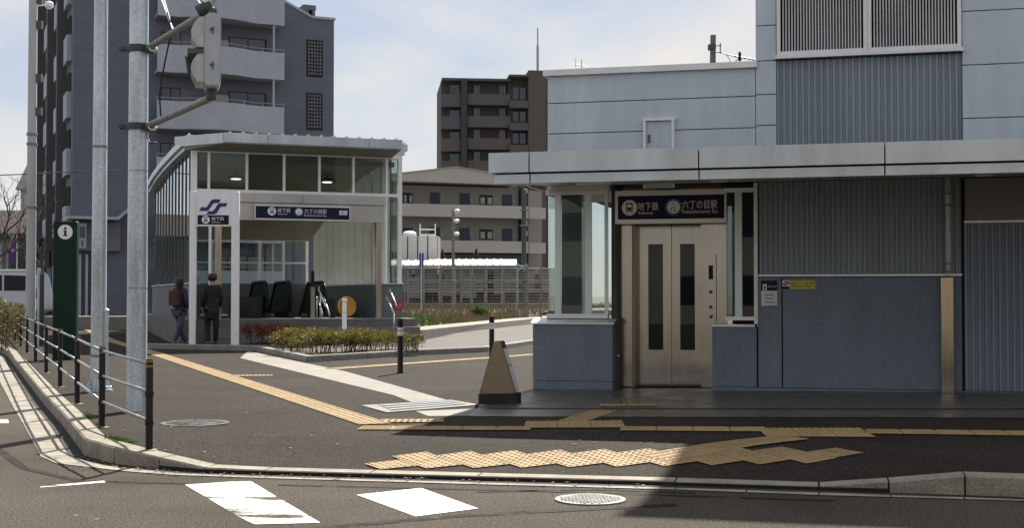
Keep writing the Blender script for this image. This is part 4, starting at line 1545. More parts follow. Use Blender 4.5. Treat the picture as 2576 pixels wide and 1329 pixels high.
# ground floor: canopy band, shop sign, doors
zc0, zc1 = az(260, 552, -1.2), az(260, 545, -1.2)
mb = MB()
mb.box(-.3, au(298, -1.2), -1.2, -.003, zc0, zc1)
mb.add([(au(298, -1.2), -1.2, zc0), (au(330, -1.2), -1.2, zc0 + .55), (au(330, -1.2), -.003, zc0 + .55), (au(298, -1.2), -.003, zc0),
        (au(298, -1.2), -1.2, zc1), (au(330, -1.2), -1.2, zc1 + .55), (au(330, -1.2), -.003, zc1 + .55), (au(298, -1.2), -.003, zc1)],
       [(3, 2, 1, 0), (4, 5, 6, 7), (0, 1, 5, 4), (2, 3, 7, 6), (1, 2, 6, 5), (3, 0, 4, 7)])
mb.build("porch_canopy", M_bal, apt)
mb = MB(); mb.box(au(196, -.9), au(216, -.9), -.95, -.80, az(205, 625, -.9), az(205, 562, -.9))
bs = mb.build("shop_board", mat("board_white", (0.30, 0.31, 0.34), 0.6), apt)
mb = MB(); mb.box(au(199, -.96), au(213, -.96), -.965, -.952, az(205, 598, -.96), az(205, 570, -.96)); mb.box(au(204, -.96), au(208, -.96), -.965, -.952, az(205, 620, -.96), az(205, 606, -.96))
mb.build("board_mark", M_dgrey, bs)
mb = MB()
for a, b in ((198, 232), (240, 262)):
    mb.box(au(a), au(b), -.03, .01, .0, az(a, 640))
mb.each("door", M_dark, apt)
mb = MB()
for a in (197, 214, 234): mb.box(au(a), au(a) + .12, -.05, -.031, .0, az(a, 640))
mb.build("door_frame", M_bal, apt)
mb = MB(); mb.box(au(190), au(300), -.3, -.003, az(240, 632), az(240, 560))
mb.build("porch_fascia", mat("porch_grey", (0.15, 0.15, 0.175), 0.7), apt)

# ------------------------------------------------------------------ beige flats (middle distance)
G = Frame((at(1190, 745, 106).x, 106, 0.30), radians(20))
flats = thing("low_flats", "beige three-storey flats with long walkway balconies and a shallow gable roof", "building", G.o, G.yaw)
def gu(px, v=0.0): return G.U(px, v)
def gz_(px, py, v=0.0): return G.Z(px, py, v)
M_bei = mat("beige_render", (0.26, 0.24, 0.21), 0.8, var=0.07, scale=0.3, speck=0.06, sscale=5)
M_bei2 = mat("beige_parapet", (0.45, 0.425, 0.385), 0.8, var=0.06, scale=0.3)
ul, ur = gu(930), gu(1320)
mb = MB()
mb.box(ul, ur, 1.5, 9, -.5, gz_(1190, 466))
mb.box(gu(1340), gu(1374), 1.0, 7, -.5, gz_(1355, 478))
mb.build("wall", M_bei, flats)
mb = MB()
zg = gz_(1146, 460)
mb.prism([(ul, zg), (gu(1240), gz_(1240, 464)), (gu(1240), gz_(1240, 437)), (gu(1146), gz_(1146, 421)), (ul, gz_(930, 445))], -.2, .35, 'y')
mb.box(ul, gu(1318), .351, 9.2, zg, zg + .25)
mb.build("gable_parapet", M_bei2, flats)
mb = MB()
mb.prism([(ul, gz_(930, 445) + .01), (gu(1146), gz_(1146, 421) + .01), (gu(1240), gz_(1240, 437) + .01), (gu(1240), gz_(1240, 435)), (gu(1146), gz_(1146, 419)), (ul, gz_(930, 443))], -.3, .5, 'y')
mb.build("roof", M_bei2, flats)
for (a, b) in ((516, 547), (606, 636)):
    z0, z1 = gz_(1190, b), gz_(1190, a)
    mb = MB(); mb.box(ul, gu(1330), 0, .2, z0, z1); mb.box(ul, gu(1330), .201, 1.49, z0, z0 + .15); mb.box(gu(1331), gu(1372), -.1, .15, z0, z1 - .1)
    mb.build("walkway_balcony", M_bei2, flats)
for lev, (d0_, d1_) in enumerate(((486, 519), (573, 606))):
    for x0, x1 in ((1081, 1106), (1156, 1181), (1263, 1288)):
        mb = MB(); mb.box(gu(x0, 1.5), gu(x1, 1.5), 1.44, 1.52, gz_(1190, d1_ + 4, 1.5), gz_(1190, d0_ + 1, 1.5))
        mb.build("door", mat("door_blue", (0.020, 0.027, 0.055), 0.5), flats)
        mb = MB(); mb.box(gu(x1 + 2.5, 1.5), gu(x1 + 7, 1.5), 1.40, 1.5, gz_(1190, d1_ - 12, 1.5), gz_(1190, d1_ - 17, 1.5))
        mb.build("meter_box", M_bei2, flats)
    for x0, x1 in ((1013, 1038), (1206, 1239)):
        mb = MB(); mb.box(gu(x0, 1.5), gu(x1, 1.5), 1.45, 1.52, gz_(1190, d1_ - 4, 1.5), gz_(1190, d0_ + 4, 1.5))
        wf = mb.build("window", M_black, flats)
        mb = MB()
        m_ = (gu(x0, 1.5) + gu(x1, 1.5)) / 2
        mb.box(gu(x0, 1.5) + .07, m_ - .12, 1.42, 1.449, gz_(1190, d1_ - 6, 1.5), gz_(1190, d0_ + 10, 1.5)); mb.box(m_ + .12, gu(x1, 1.5) - .07, 1.42, 1.449, gz_(1190, d1_ - 6, 1.5), gz_(1190, d0_ + 10, 1.5))
        mb.build("pane", mat("pane_pale", (0.33, 0.33, 0.32), 0.3), wf)
mb = MB(); mb.box(ul, gu(1330), .3, 1.4, -.5, gz_(1190, 640)); mb.build("undercroft", M_dark, flats)
mb = MB()
mb.box(gu(1322), gu(1338), 1.0, 2.0, -.5, gz_(1330, 470)); mb.build("stair_bay", M_dark, flats)
mb = MB()
for py in (480, 560, 588): mb.box(gu(1326), gu(1336), .8, .99, gz_(1330, py + 4), gz_(1330, py - 8))
mb.each("stair_light", M_bei2, flats)

# ------------------------------------------------------------------ brown apartment block (far)
H = Frame((at(1240, 745, 174).x, 174, 0.3), radians(6))
brn = thing("brown_block", "distant dark brown apartment block with stacked balconies and a tall mast", "building", H.o, H.yaw)
def hu_(px, v=0.0): return H.U(px, v)
def hzz(px, py, v=0.0): return H.Z(px, py, v)
M_brn = mat("brown_tile", (0.070, 0.060, 0.060), 0.8, var=0.08, scale=0.2)
M_brn2 = mat("brown_tower", (0.100, 0.080, 0.072), 0.8, var=0.08, scale=0.2)
M_gry = mat("brown_grey", (0.085, 0.090, 0.095), 0.8, var=0.06, scale=0.2)
mb = MB()
mb.box(hu_(1111), hu_(1285), 1.6, 14, -.5, hzz(1200, 198)); mb.box(hu_(1280), hu_(1330), 1.2, 13, -.5, hzz(1300, 193))
mb.build("wall", M_brn, brn)
mb = MB(); mb.cbox(hu_(1328), hu_(1372), -.5, 9, -.5, hzz(1350, 178), .05); mb.box(hu_(1372) + .01, hu_(1382), 1, 12, -.5, hzz(1350, 192))
mb.build("stair_tower", M_brn2, brn)
mb = MB(); mb.box(hu_(1111), hu_(1284), -.2, 14, hzz(1200, 203), hzz(1200, 198) + .05); mb.box(hu_(1279), hu_(1328), -1.0, 12, hzz(1300, 195), hzz(1300, 190))
mb.build("roof_slab", M_gry, brn)
mb = MB()
mb.tube([(hu_(1357.5), 2, hzz(1357, 180)), (hu_(1357.5), 2, hzz(1357, 106))], .16, 6); mb.tube([(hu_(1357.5), 2, hzz(1357, 106)), (hu_(1357.5), 2, hzz(1357, 62))], .09, 6)
mb.build("mast", M_rail, brn)
mb = MB(); mb.box(hu_(1159), hu_(1174), -.35, 1.6, -.5, hzz(1165, 200))
mb.build("drain_bay", mat("bay_dark", (0.028, 0.032, 0.042), 0.6), brn)
FHb = hzz(1240, 236) - hzz(1240, 292)
for k in range(0, 8):
    zt_ = hzz(1240, 236) - FHb * k
    zb_ = hzz(1240, 264) - FHb * k
    mt = M_gry if k < 2 else M_brn2
    mb = MB()
    mb.box(hu_(1176), hu_(1284), 0, .3, zb_, zt_); mb.box(hu_(1176), hu_(1284), .301, 1.6, zb_, zb_ + .25)
    mb.box(hu_(1109), hu_(1158), .0, 1.6, zb_ - .3, zt_ - .1)
    mb.box(hu_(1281), hu_(1327), -.6, 1.2, zb_ - .4, zt_ - .9)
    mb.build("balcony", mt, brn)
    mb = MB()
    for a, b in ((1194, 1207), (1256, 1267), (1131, 1156)): mb.box(hu_(a, 1.6), hu_(b, 1.6), 1.55, 1.65, zt_ + .05, zt_ + 1.35)
    mb.box(hu_(1290, 1.2), hu_(1304, 1.2), 1.15, 1.25, zt_ - .5, zt_ + 1.1); mb.box(hu_(1308, 1.2), hu_(1326, 1.2), 1.15, 1.25, zt_ - .5, zt_ + 1.1)
    mb.each("window", M_win, brn)
    mb = MB()
    for a in (1192.5, 1268): mb.box(hu_(a, 1.5), hu_(a + 1.6, 1.5), 1.4, 1.5, zt_ + .0, zt_ + 1.35)
    mb.build("window_jamb", M_bei2, brn)

# ------------------------------------------------------------------ steel poles
def pole(label, base, r0, r1, h, m, flange=0.0, name="steel_pole", cat="pole", rings=()):
    o = thing(name, label, cat, tuple(base))
    mb = MB()
    mb.tube([(0, 0, -.05), (0, 0, h * .5), (0, 0, h)], r0, 24, r2=r1, caps=True)
    autosmooth(mb.build("shaft", m, o))
    if flange:
        mb = MB()
        mb.lathe([(flange, 0.0), (flange, .025), (r0 * 1.02, .03), (r0 * 1.02, .035)], n=24)
        for k in range(8):
            a = k * pi / 4 + .3
            mb.lathe([(.018, .02), (.018, .06), (.010, .065)], (flange * .82 * cos(a), flange * .82 * sin(a), 0), 8)
        for k in range(8):
            a = k * pi / 4
            c_, s_ = cos(a), sin(a)
            mb.add([(c_ * r0 * .98 - s_ * .005, s_ * r0 * .98 + c_ * .005, .03), (c_ * flange * .9 - s_ * .005, s_ * flange * .9 + c_ * .005, .03), (c_ * r0 * .98 - s_ * .005, s_ * r0 * .98 + c_ * .005, .2),
                    (c_ * r0 * .98 + s_ * .005, s_ * r0 * .98 - c_ * .005, .03), (c_ * flange * .9 + s_ * .005, s_ * flange * .9 - c_ * .005, .03), (c_ * r0 * .98 + s_ * .005, s_ * r0 * .98 - c_ * .005, .2)],
                   [(0, 1, 2), (5, 4, 3), (1, 0, 3, 4), (2, 1, 4, 5), (0, 2, 5, 3)])
        mb.build("base_flange", m, o)
    for z, rr, hh in rings:
        mb = MB(); mb.tube([(0, 0, z), (0, 0, z + hh)], rr, 24)
        autosmooth(mb.build("band", M_galvd, o))
    return o
pa = gp(247, 985)
plA = pole("tall galvanised pole on a bolted flange behind the black fence, left of the signal pole", pa, .093, .075, 8.5, M_galv, .17,
           rings=((.42, .096, .03), (3.0, .089, .03)))
mb = MB(); mb.tube([(.10, -.02, .05), (.10, -.02, .98)], .028, 12); mb.lathe([(.034, .98), (.034, 1.0), (.01, 1.02)], (.10, -.02, 0), 12)
mb.build("conduit", M_galv, plA)
pb = gp(343, 1035)
plB = pole("thick galvanised pole carrying the pedestrian signal, rising behind the nearest black fence post", pb, .103, .092, 5.6, M_galv, 0,
           rings=((1.25, .104, .006), (2.45, .101, .006)))
pcb = gp(76, 862)
plC = pole("slim pale utility pole at the left end of the black fence", pcb, .125, .10, 10.5, mat("pole_pale", (0.42, 0.43, 0.44), 0.7, var=0.15, stretch=(1, 1, .2)), 0, rings=((5.0, .135, .06), (5.25, .135, .06), (3.4, .14, .05)))
mb = MB()
q_ = at(122, 14, pcb.y) - pcb
mb.tube([(0, 0, q_.z), (q_.x, -.1, q_.z)], .02, 6); mb.lathe([(.05, -.10), (.11, -.04), (.11, .05), (.04, .10)], (q_.x + .05, -.1, q_.z), 12)
mb.build("pole_lamp", M_white, plC)
mb = MB()
for py in (-2, 62, 196, 280):
    z_ = at(90, py, pcb.y).z - pcb.z
    mb.box(.05, .24, -.05, .05, z_ - .10, z_ + .10)
mb.each("bracket_box", M_dgrey, plC)
pole("thin dark green post beside the information totem", gp(104, 872), .055, .05, 1.72, mat("post_green", (0.02, 0.045, 0.035), 0.5), 0, name="green_post", cat="post", rings=((1.68, .06, .03),))
pole("slim galvanised conduit pole next to the dark green post", gp(97, 868), .045, .045, 1.85, M_galv, 0, name="conduit_pole")

# pedestrian signal on two arms
sig = thing("pedestrian_signal", "grey two-lens pedestrian signal held by two arms on the thick steel pole", "traffic signal", tuple(pb))
zU, zL = at(386, 123, pb.y).z - pb.z, at(384, 319, pb.y).z - pb.z
end_u = at(527, 24, 11.35) - pb
end_l = at(527, 247, 11.35) - pb
def arm(z, e, dx):
    mb = MB()
    mb.tube([(dx, -.02, z), (e.x, e.y, e.z)], .033, 14)
    a = autosmooth(mb.build("arm", M_galvd, sig))
    mb = MB()
    mb.tube([(0, 0, z - .035), (0, 0, z + .035)], .118, 20)
    mb.box(-.20, -.10, -.03, .03, z - .012, z + .018); mb.box(.09, .17, -.09, .0, z - .045, z + .02)
    for s in (-.18, -.15): mb.lathe([(.012, -.03), (.012, .03)], (s, 0, z), 6)
    mb.build("clamp", mat("clamp_dark", (0.06, 0.065, 0.07), 0.5, metal=.4), a)
    mb = MB()
    c = Vector((.19, -.12, z - .02))
    mb.tube([c, c + Vector((0.005, -.09, -.005))], .036, 14)
    mb.build("end_cap", M_alu, a)
    mb = MB(); mb.tube([c + Vector((.005, -.091, -.005)), c + Vector((.005, -.095, -.005))], .02, 12)
    mb.build("cap_hole", M_black, a)
arm(zU, end_u, .09)
arm(zL, end_l, .09)
bz0, bz1 = at(530, 224, 11.35).z - pb.z, at(530, 42, 11.35).z - pb.z
bc = at(532, 130, 11.35) - pb
# signal head: its own axes, lenses face left and a little towards the road
hd = bpy.data.objects.new("signal_head", None)
ang = radians(14)
fx = Vector((-cos(ang), -sin(ang), 0))       # facing
sxv = Vector((-sin(ang), cos(ang), 0))
hw = .19
H_ = bz1 - bz0
def hl(f, s, z): return tuple(Vector((bc.x, bc.y, bz0)) + fx * (f * .90) + sxv * s + Vector((0, 0, z)))
def hbox(mb, f0, f1, s0, s1, z0, z1, mi=0):
    p = [hl(f, s, z) for z in (z0, z1) for f, s in ((f0, s0), (f1, s0), (f1, s1), (f0, s1))]
    mb.add(p, [(0, 1, 2, 3), (7, 6, 5, 4), (4, 5, 1, 0), (5, 6, 2, 1), (6, 7, 3, 2), (7, 4, 0, 3)], mi)
bpy.data.objects.remove(hd)
mb = MB()
prof_ = [(-.085, .04), (-.085, H_ - .05), (-.055, H_ - .012), (.0, H_ + .008), (.05, H_ - .01), (.075, H_ - .04), (.075, .03), (.05, .0), (-.06, .0)]
N_ = len(prof_)
v_ = [hl(f, -hw, z) for f, z in prof_] + [hl(f, hw, z) for f, z in prof_]
mb.add(v_, [tuple(range(N_)), tuple(range(2 * N_ - 1, N_ - 1, -1))] + [(i, N_ + i, N_ + (i + 1) % N_, (i + 1) % N_) for i in range(N_)])
bmh = mb.build("housing", mat("signal_grey", (0.40, 0.435, 0.485), 0.45, var=0.08, scale=6), sig)
bm = bmesh.new(); bm.from_mesh(bmh.data); bmesh.ops.recalc_face_normals(bm, faces=bm.faces); bmesh.ops.bevel(bm, geom=[e for e in bm.edges], offset=.012, segments=2, affect='EDGES', clamp_overlap=True); bm.to_mesh(bmh.data); bm.free()
autosmooth(bmh, 35)
for k in (0, 1):
    z0, z1 = (.035, H_ / 2 - .03) if k == 0 else (H_ / 2 + .02, H_ - .04)
    # hooded lens: deep sides, open front
    mb = MB()
    n = 10
    prf = [(.076, z0 - .005)]
    for t in range(n + 1):
        q = t / n
        prf.append((.078 + .115 * sin(pi * (.12 + .80 * q)) ** .8 * (1.0 if q < .8 else 1), z0 + (z1 - z0) * q))
    prf.append((.076, z1 + .004))
    for s0, s1 in ((-hw + .01, -hw + .022), (hw - .022, hw - .01)):
        a_ = [hl(f, s0, z) for f, z in prf] + [hl(f, s1, z) for f, z in prf]
        m_ = len(prf)
        mb.add(a_, [tuple(range(m_)), tuple(range(2 * m_ - 1, m_ - 1, -1))] + [(i, m_ + i, m_ + (i + 1) % m_, (i + 1) % m_) for i in range(m_)])
    hbox(mb, .076, .15, -hw + .023, hw - .023, z0 - .004, z0 + .012)
    ls = mb.build("lens_hood", mat("hood_pale", (0.40, 0.44, 0.43), 0.35, var=0.2, scale=9), sig)
    mb = MB(); hbox(mb, .076, .10, -hw + .03, hw - .03, z0 + .02, z1 - .01)
    mb.build("lens", mat("lens_green" if k == 0 else "lens_red", (0.10, 0.30, 0.20) if k == 0 else (0.22, 0.17, 0.08), 0.15, var=0.4, scale=14), ls)
    if k == 0:
        mb = MB(); hbox(mb, .08, .225, -hw + .005, hw - .005, z1 - .012, z1 + .03)
        p = [hl(f, s, z) for f, s, z in ((.08, hw, z1 - .01), (.25, hw, z1 + .03), (.22, hw, z1 - .14), (.12, hw, z1 - .16), (.08, hw + .01, z1 - .01), (.25, hw + .01, z1 + .03), (.22, hw + .01, z1 - .14), (.12, hw + .01, z1 - .16))]
        mb.add(p, [(0, 1, 2, 3), (7, 6, 5, 4), (0, 4, 5, 1), (1, 5, 6, 2), (2, 6, 7, 3), (3, 7, 4, 0)])
        mb.build("visor", M_dgrey, sig)
mb = MB()
for z in (H_ * .25, H_ * .73):
    hbox(mb, -.02, .02, -hw - .016, -hw - .001, z + .02, z + .03); hbox(mb, -.012, -.002, -hw - .018, -hw - .001, z - .01, z + .05)
mb.each("latch", M_dgrey, bmh)
mb = MB()
mb.tube([hl(0, 0, H_ + .0), hl(0, 0, H_ + .07)], .045, 14); mb.tube([hl(0, 0, -.09), hl(0, 0, .0)], .045, 14)
mb.tube([tuple(end_u + Vector((-.10, -.0, -.02))), tuple(end_u + Vector((.02, .0, .045)))], .058, 14)
mb.each("knuckle", mat("clamp_dark", (0, 0, 0)), sig)
mb = MB()
mb.tube([tuple(end_u + Vector((-.02, 0, .05))), tuple(end_u + Vector((.02, 0, .11)))], .05, 14)
mb.build("arm_cap", M_alu, sig)
mb = MB()
e_ = lambda px, py, Y: at(px, py, Y) - pb
mb.tube([e_(404, -8, 13.2), e_(434, 72, 12.65)], .0075, 6); mb.tube([e_(494, -6, 11.9), e_(508, 15, 11.6)], .0075, 6)
mb.each("stay_rod", M_refl, sig)
mb = MB()
pts = [e_(410, -8, 13.1), e_(426, 45, 12.8), e_(432, 75, 12.66), e_(420, 130, 12.9), e_(406, 200, 12.95), e_(401, 240, 12.95), e_(405, 296, 12.85)]
mb.tube(pts, .008, 6)
mb.tube([e_(371, 325, 13.0), e_(369, 345, 12.95), e_(378, 360, 12.9), e_(394, 358, 12.9)], .007, 6)
mb.tube([tuple(end_l + Vector((.0, 0, -.01))), hl(0, 0, -.05)], .02, 8)
mb.each("cable", M_black, sig, True)

# ------------------------------------------------------------------ black pedestrian fence
FP = [(375, 1133), (256, 1076), (194, 1017), (151, 974), (116, 939), (89, 912), (68, 889), (52, 872), (38, 857)]
FB = [gp(a, b) for a, b in FP]
fen = thing("guard_fence", "black post pedestrian guard fence with three grey rails along the kerb", "fence", tuple(FB[0]))
FHT = (.70, .715, .74, .75, .75, .75, .75, .75, .75)
for i, p in enumerate(FB):
    q = p - FB[0]
    h = FHT[i]
    mb = MB(); mb.lathe([(.028, -.05), (.028, h - .012), (.024, h)], q, 16)
    po = autosmooth(mb.build("post", M_black, fen))
    mb = MB(); mb.lathe([(.0295, h - .060), (.0295, h - .048)], q, 16); mb.lathe([(.0292, h - .022), (.0292, h - .010)], q, 16)
    mb.build("reflector_band", M_amber, po)
    mb = MB()
    for f in (.30, .62): mb.lathe([(.034, h * f - .02), (.034, h * f + .02)], q, 12)
    mb.each("rail_socket", M_black, po)
    mb = MB(); mb.lathe([(.065, -.03), (.065, .003), (.05, .005)], (q.x, q.y, q.z), 14)
    mb.build("footing", M_kerb, po)
for i in range(len(FB) - 1):
    a, b = FB[i] - FB[0], FB[i + 1] - FB[0]
    for f in (.945, .635, .315):
        mb = MB(); mb.tube([(a.x, a.y, a.z + FHT[i] * f), (b.x, b.y, b.z + FHT[i + 1] * f)], .0125, 10)
        mb.build("rail", M_rail, fen, True)

# ------------------------------------------------------------------ bollards
def bollard(label, base, h, r):
    o = thing("bollard", label, "bollard", tuple(base), group="black bollards")
    mb = MB(); mb.lathe([(r * 1.12, -.02), (r * 1.12, .02), (r, .028), (r, h - .10)], n=24)
    autosmooth(mb.build("shaft", M_black, o))
    mb = MB(); mb.lathe([(r * 1.0, h - .099), (r * 1.03, h - .05), (r * .98, h - .03), (r * .7, h - .006), (r * .2, h)], n=24)
    autosmooth(mb.build("cap", M_black, o))
    mb = MB(); mb.lathe([(r * 1.015, h - .19), (r * 1.015, h - .145)], n=24); mb.lathe([(r * 1.015, h - .27), (r * 1.015, h - .2)], n=24)
    mb.build("reflector_band", M_refl, o)
    return o
bollard("black bollard with white bands standing in front of the yellow-green hedge", gp(1007, 940), .845, .044)
bollard("black bollard with white bands half hidden behind the triangular barrier", gp(1237, 897), .80, .050)

# ------------------------------------------------------------------ triangular stainless barrier
cb = gp(1252, 1019)
T = Frame(cb, radians(11))
bar = thing("triangular_barrier", "triangular stainless steel barrier on a black rubber foot in front of the lift porch", "barrier", tuple(cb), T.yaw)
def tu(px, py): return T.p(px, py, 0)
hwb, zb1, zt1 = .21, .115, .69
mb = MB()
mb.prism([(-hwb, -.02), (hwb, -.02), (hwb + .09, .20), (-hwb + .03, .20)], -.005, zb1, 'z')
mb.build("rubber_foot", M_rubber, bar)
cxx = -.015
c = [(-hwb + .01, zb1 + .002), (hwb - .012, zb1 + .002), (cxx + .045, zt1), (cxx - .02, zt1 - .005)]
d0b, d1b = 0.0, .16
mb = MB()
v_ = []
for (u, z) in c: v_.append((u, .0 + .03 * z, z))
for i_, (u, z) in enumerate(c): v_.append((u + (.075 if i_ in (1, 2) else .02), .16 - .03 * z, z))
mb.add(v_, [(0, 1, 2, 3), (7, 6, 5, 4), (1, 0, 4, 5), (2, 1, 5, 6), (3, 2, 6, 7), (0, 3, 7, 4)])
o_ = mb.build("body", mat("barrier_steel", (0.24, 0.21, 0.165), 0.32, metal=0.95, var=0.10, scale=3, rvar=.06), bar)
bm = bmesh.new(); bm.from_mesh(o_.data); bmesh.ops.bevel(bm, geom=list(bm.edges), offset=.008, segments=2, affect='EDGES'); bm.to_mesh(o_.data); bm.free()
mb = MB()
for t0, t1 in ((.02, .52), (.54, .86)):
    a = Vector((c[1][0], .0, c[1][1])).lerp(Vector((c[2][0], .0, c[2][1])), t0)
    b = Vector((c[1][0], .0, c[1][1])).lerp(Vector((c[2][0], .0, c[2][1])), t1)
    mb.add([(a.x + .013, .02 + .03 * a.z, a.z), (a.x + .073, .145 - .03 * a.z, a.z), (b.x + .073, .145 - .03 * b.z, b.z), (b.x + .013, .02 + .03 * b.z, b.z)], [(0, 1, 2, 3)])
mb.build("reflective_strip", M_refl, bar)

# ------------------------------------------------------------------ information totem
ip = gp(160, 906)
I = Frame(ip, radians(3))
inf = thing("information_totem", "tall dark green information totem with a white i in a circle behind the fence", "sign", tuple(ip), I.yaw)
iu = lambda px: I.p(px, 745, 0)[0]
iz = lambda py: I.p(160, py, 0)[1]
mb = MB(); mb.cbox(iu(132.5), iu(192), 0, .16, -.02, iz(557), .012)
mb.build("body", M_green, inf)
mb = MB()
mb.disc(iu(163), iz(584), .135, -.008, -.001, 36, 0)
mb.disc(iu(163.3), iz(574.5), .024, -.011, -.0085, 16, 1)
x_, z_ = iu(163.3), iz(584)
mb.prism([(x_ - .045, z_ - .075), (x_ + .045, z_ - .075), (x_ + .045, z_ - .058), (x_ + .021, z_ - .058), (x_ + .021, z_ + .035), (x_ - .042, z_ + .035), (x_ - .042, z_ + .018), (x_ - .021, z_ + .018), (x_ - .021, z_ - .058), (x_ - .045, z_ - .058)], -.011, -.0085, 'y', 1)
mb.build("symbol", [M_letter, M_green], inf)

# ------------------------------------------------------------------ round yellow sign on a white post
Yr = 28.6
rb = Vector((at(866, 850, Yr).x, Yr, .12))
rs = thing("round_sign", "round yellow sign on a white post rising behind the yellow-green hedge", "sign", tuple(rb))
zt_ = at(866, 751, Yr).z - .12
mb = MB(); mb.lathe([(.05, 0), (.05, zt_ - .03), (.035, zt_)], n=16)
autosmooth(mb.build("post", M_white, rs))
mb = MB()
for f in (.93, .72): mb.lathe([(.056, zt_ * f), (.056, zt_ * f + .03)], n=16)
mb.build("clamp", M_alu, rs)
cz_ = at(871, 772, Yr).z - .12
mb = MB()
ya = radians(-34)
cdir = Vector((sin(-ya), -cos(ya), 0))
cc = Vector((.05, .09, cz_))
n = 32
sd_ = Vector((cos(ya), -sin(ya) * -1, 0)).normalized()
sd_ = Vector((-cdir.y, cdir.x, 0))
rings = [(.0, .02), (.12, .018), (.20, .008), (.205, -.006), (.22, .0), (.22, .03), (.0, .05)]
vv_ = []
for r, f in rings:
    rr = max(r, .001)
    vv_ += [cc - cdir * f + (sd_ * cos(2 * pi * j / n) + Vector((0, 0, 1)) * sin(2 * pi * j / n)) * rr for j in range(n)]
fs_ = []
for i in range(len(rings) - 1):
    for j in range(n): fs_.append((i * n + j, i * n + (j + 1) % n, (i + 1) * n + (j + 1) % n, (i + 1) * n + j))
mb.add(vv_, fs_)
autosmooth(mb.build("disc", mat("sign_amber", (0.52, 0.27, 0.03), 0.35, var=0.1), rs))

# ------------------------------------------------------------------ planting
def leaf_mat(name, cols, scale=9.0):
    m = bpy.data.materials.new(name)
    m.use_nodes = True
    t = m.node_tree
    b = t.nodes["Principled BSDF"]
    b.inputs["Roughness"].default_value = 0.6
    tcn = t.nodes.new("ShaderNodeTexCoord")
    n1 = _n(t, "ShaderNodeTexNoise", Scale=scale, Detail=3.0, Roughness=0.7)
    t.links.new(tcn.outputs["Object"], n1.inputs["Vector"])
    r = t.nodes.new("ShaderNodeValToRGB")
    el = r.color_ramp.elements
    el[0].position = .3; el[0].color = cols[0] + (1,)
    el[1].position = .7; el[1].color = cols[-1] + (1,)
    for i, c in enumerate(cols[1:-1]):
        e = el.new(.3 + .4 * (i + 1) / (len(cols) - 1)); e.color = c + (1,)
    t.links.new(n1.outputs["Fac"], r.inputs["Fac"])
    t.links.new(r.outputs["Color"], b.inputs["Base Color"])
    tl = t.nodes.new("ShaderNodeBsdfTranslucent")
    t.links.new(r.outputs["Color"], tl.inputs[0])
    mxs = t.nodes.new("ShaderNodeMixShader")
    mxs.inputs[0].default_value = .35
    o = t.nodes["Material Output"]
    t.links.new(b.outputs[0], mxs.inputs[1]); t.links.new(tl.outputs[0], mxs.inputs[2]); t.links.new(mxs.outputs[0], o.inputs["Surface"])
    MATS[name] = m
    return m
RN = random.Random(5)
def leaf(mb, p, s, rng=RN, up=.4):
    d = Vector((rng.gauss(0, 1), rng.gauss(0, 1), rng.gauss(up, .7))).normalized()
    a = d.orthogonal().normalized()
    a = (Matrix.Rotation(rng.uniform(0, 6.28), 3, d) @ a)
    b = d.cross(a)
    l, w_ = s * rng.uniform(.7, 1.3), s * rng.uniform(.3, .5)
    p = Vector(p)
    mb.add([p - a * l * .5, p + b * w_ * .5 + d * s * .08, p + a * l * .5, p - b * w_ * .5 + d * s * .08], [(0, 1, 2, 3)])
def shrub(label, name, c, rx, ry, h, nl, s, ml, ms, trunkz=.2, group=None, cat="shrub"):
    o = thing(name, label, cat, tuple(c), group=group)
    mb = MB(); lb = MB()
    nst = max(4, int(6 * rx))
    cl = []
    for k in range(nst * 5):
        a = RN.uniform(0, 6.28); q = sqrt(RN.random())
        x, y = rx * q * cos(a), ry * q * sin(a)
        top = h * RN.uniform(.72, 1.0) * (1 - .18 * q * q)
        x0, y0 = x * .75 + RN.uniform(-.05, .05), y * .75
        mb.tube([(x0, y0, -.02), ((x0 + x) / 2 + RN.uniform(-.05, .05), (y0 + y) / 2, top * .5), (x, y, top * .92)], .008, 5, r2=.004, caps=False)
        cl.append((x, y, top))
    for k in range(nl):
        x, y, top = RN.choice(cl)
        z = top - abs(RN.gauss(0, 1)) * (h - trunkz) * .33
        if z < trunkz * .7: continue
        sp = .085
        leaf(lb, (x + RN.gauss(0, sp), y + RN.gauss(0, sp), z + RN.gauss(0, .02)), s)
    mb.build("stem", ms, o)
    lb.build("foliage", ml, o)
    return o
M_bark = mat("bark", (0.075, 0.058, 0.045), 0.9, var=0.3, scale=12)
M_lyel = leaf_mat("leaf_yellow", ((0.045, 0.048, 0.010), (0.13, 0.108, 0.020), (0.29, 0.215, 0.040)))
M_lred = leaf_mat("leaf_red", ((0.06, 0.02, 0.012), (0.22, 0.07, 0.03), (0.10, 0.07, 0.02)))
M_ldry = leaf_mat("leaf_dry", ((0.05, 0.055, 0.02), (0.14, 0.115, 0.05), (0.20, 0.17, 0.09)))
M_lgrn = leaf_mat("leaf_green", ((0.02, 0.04, 0.012), (0.05, 0.10, 0.02), (0.09, 0.15, 0.03)))
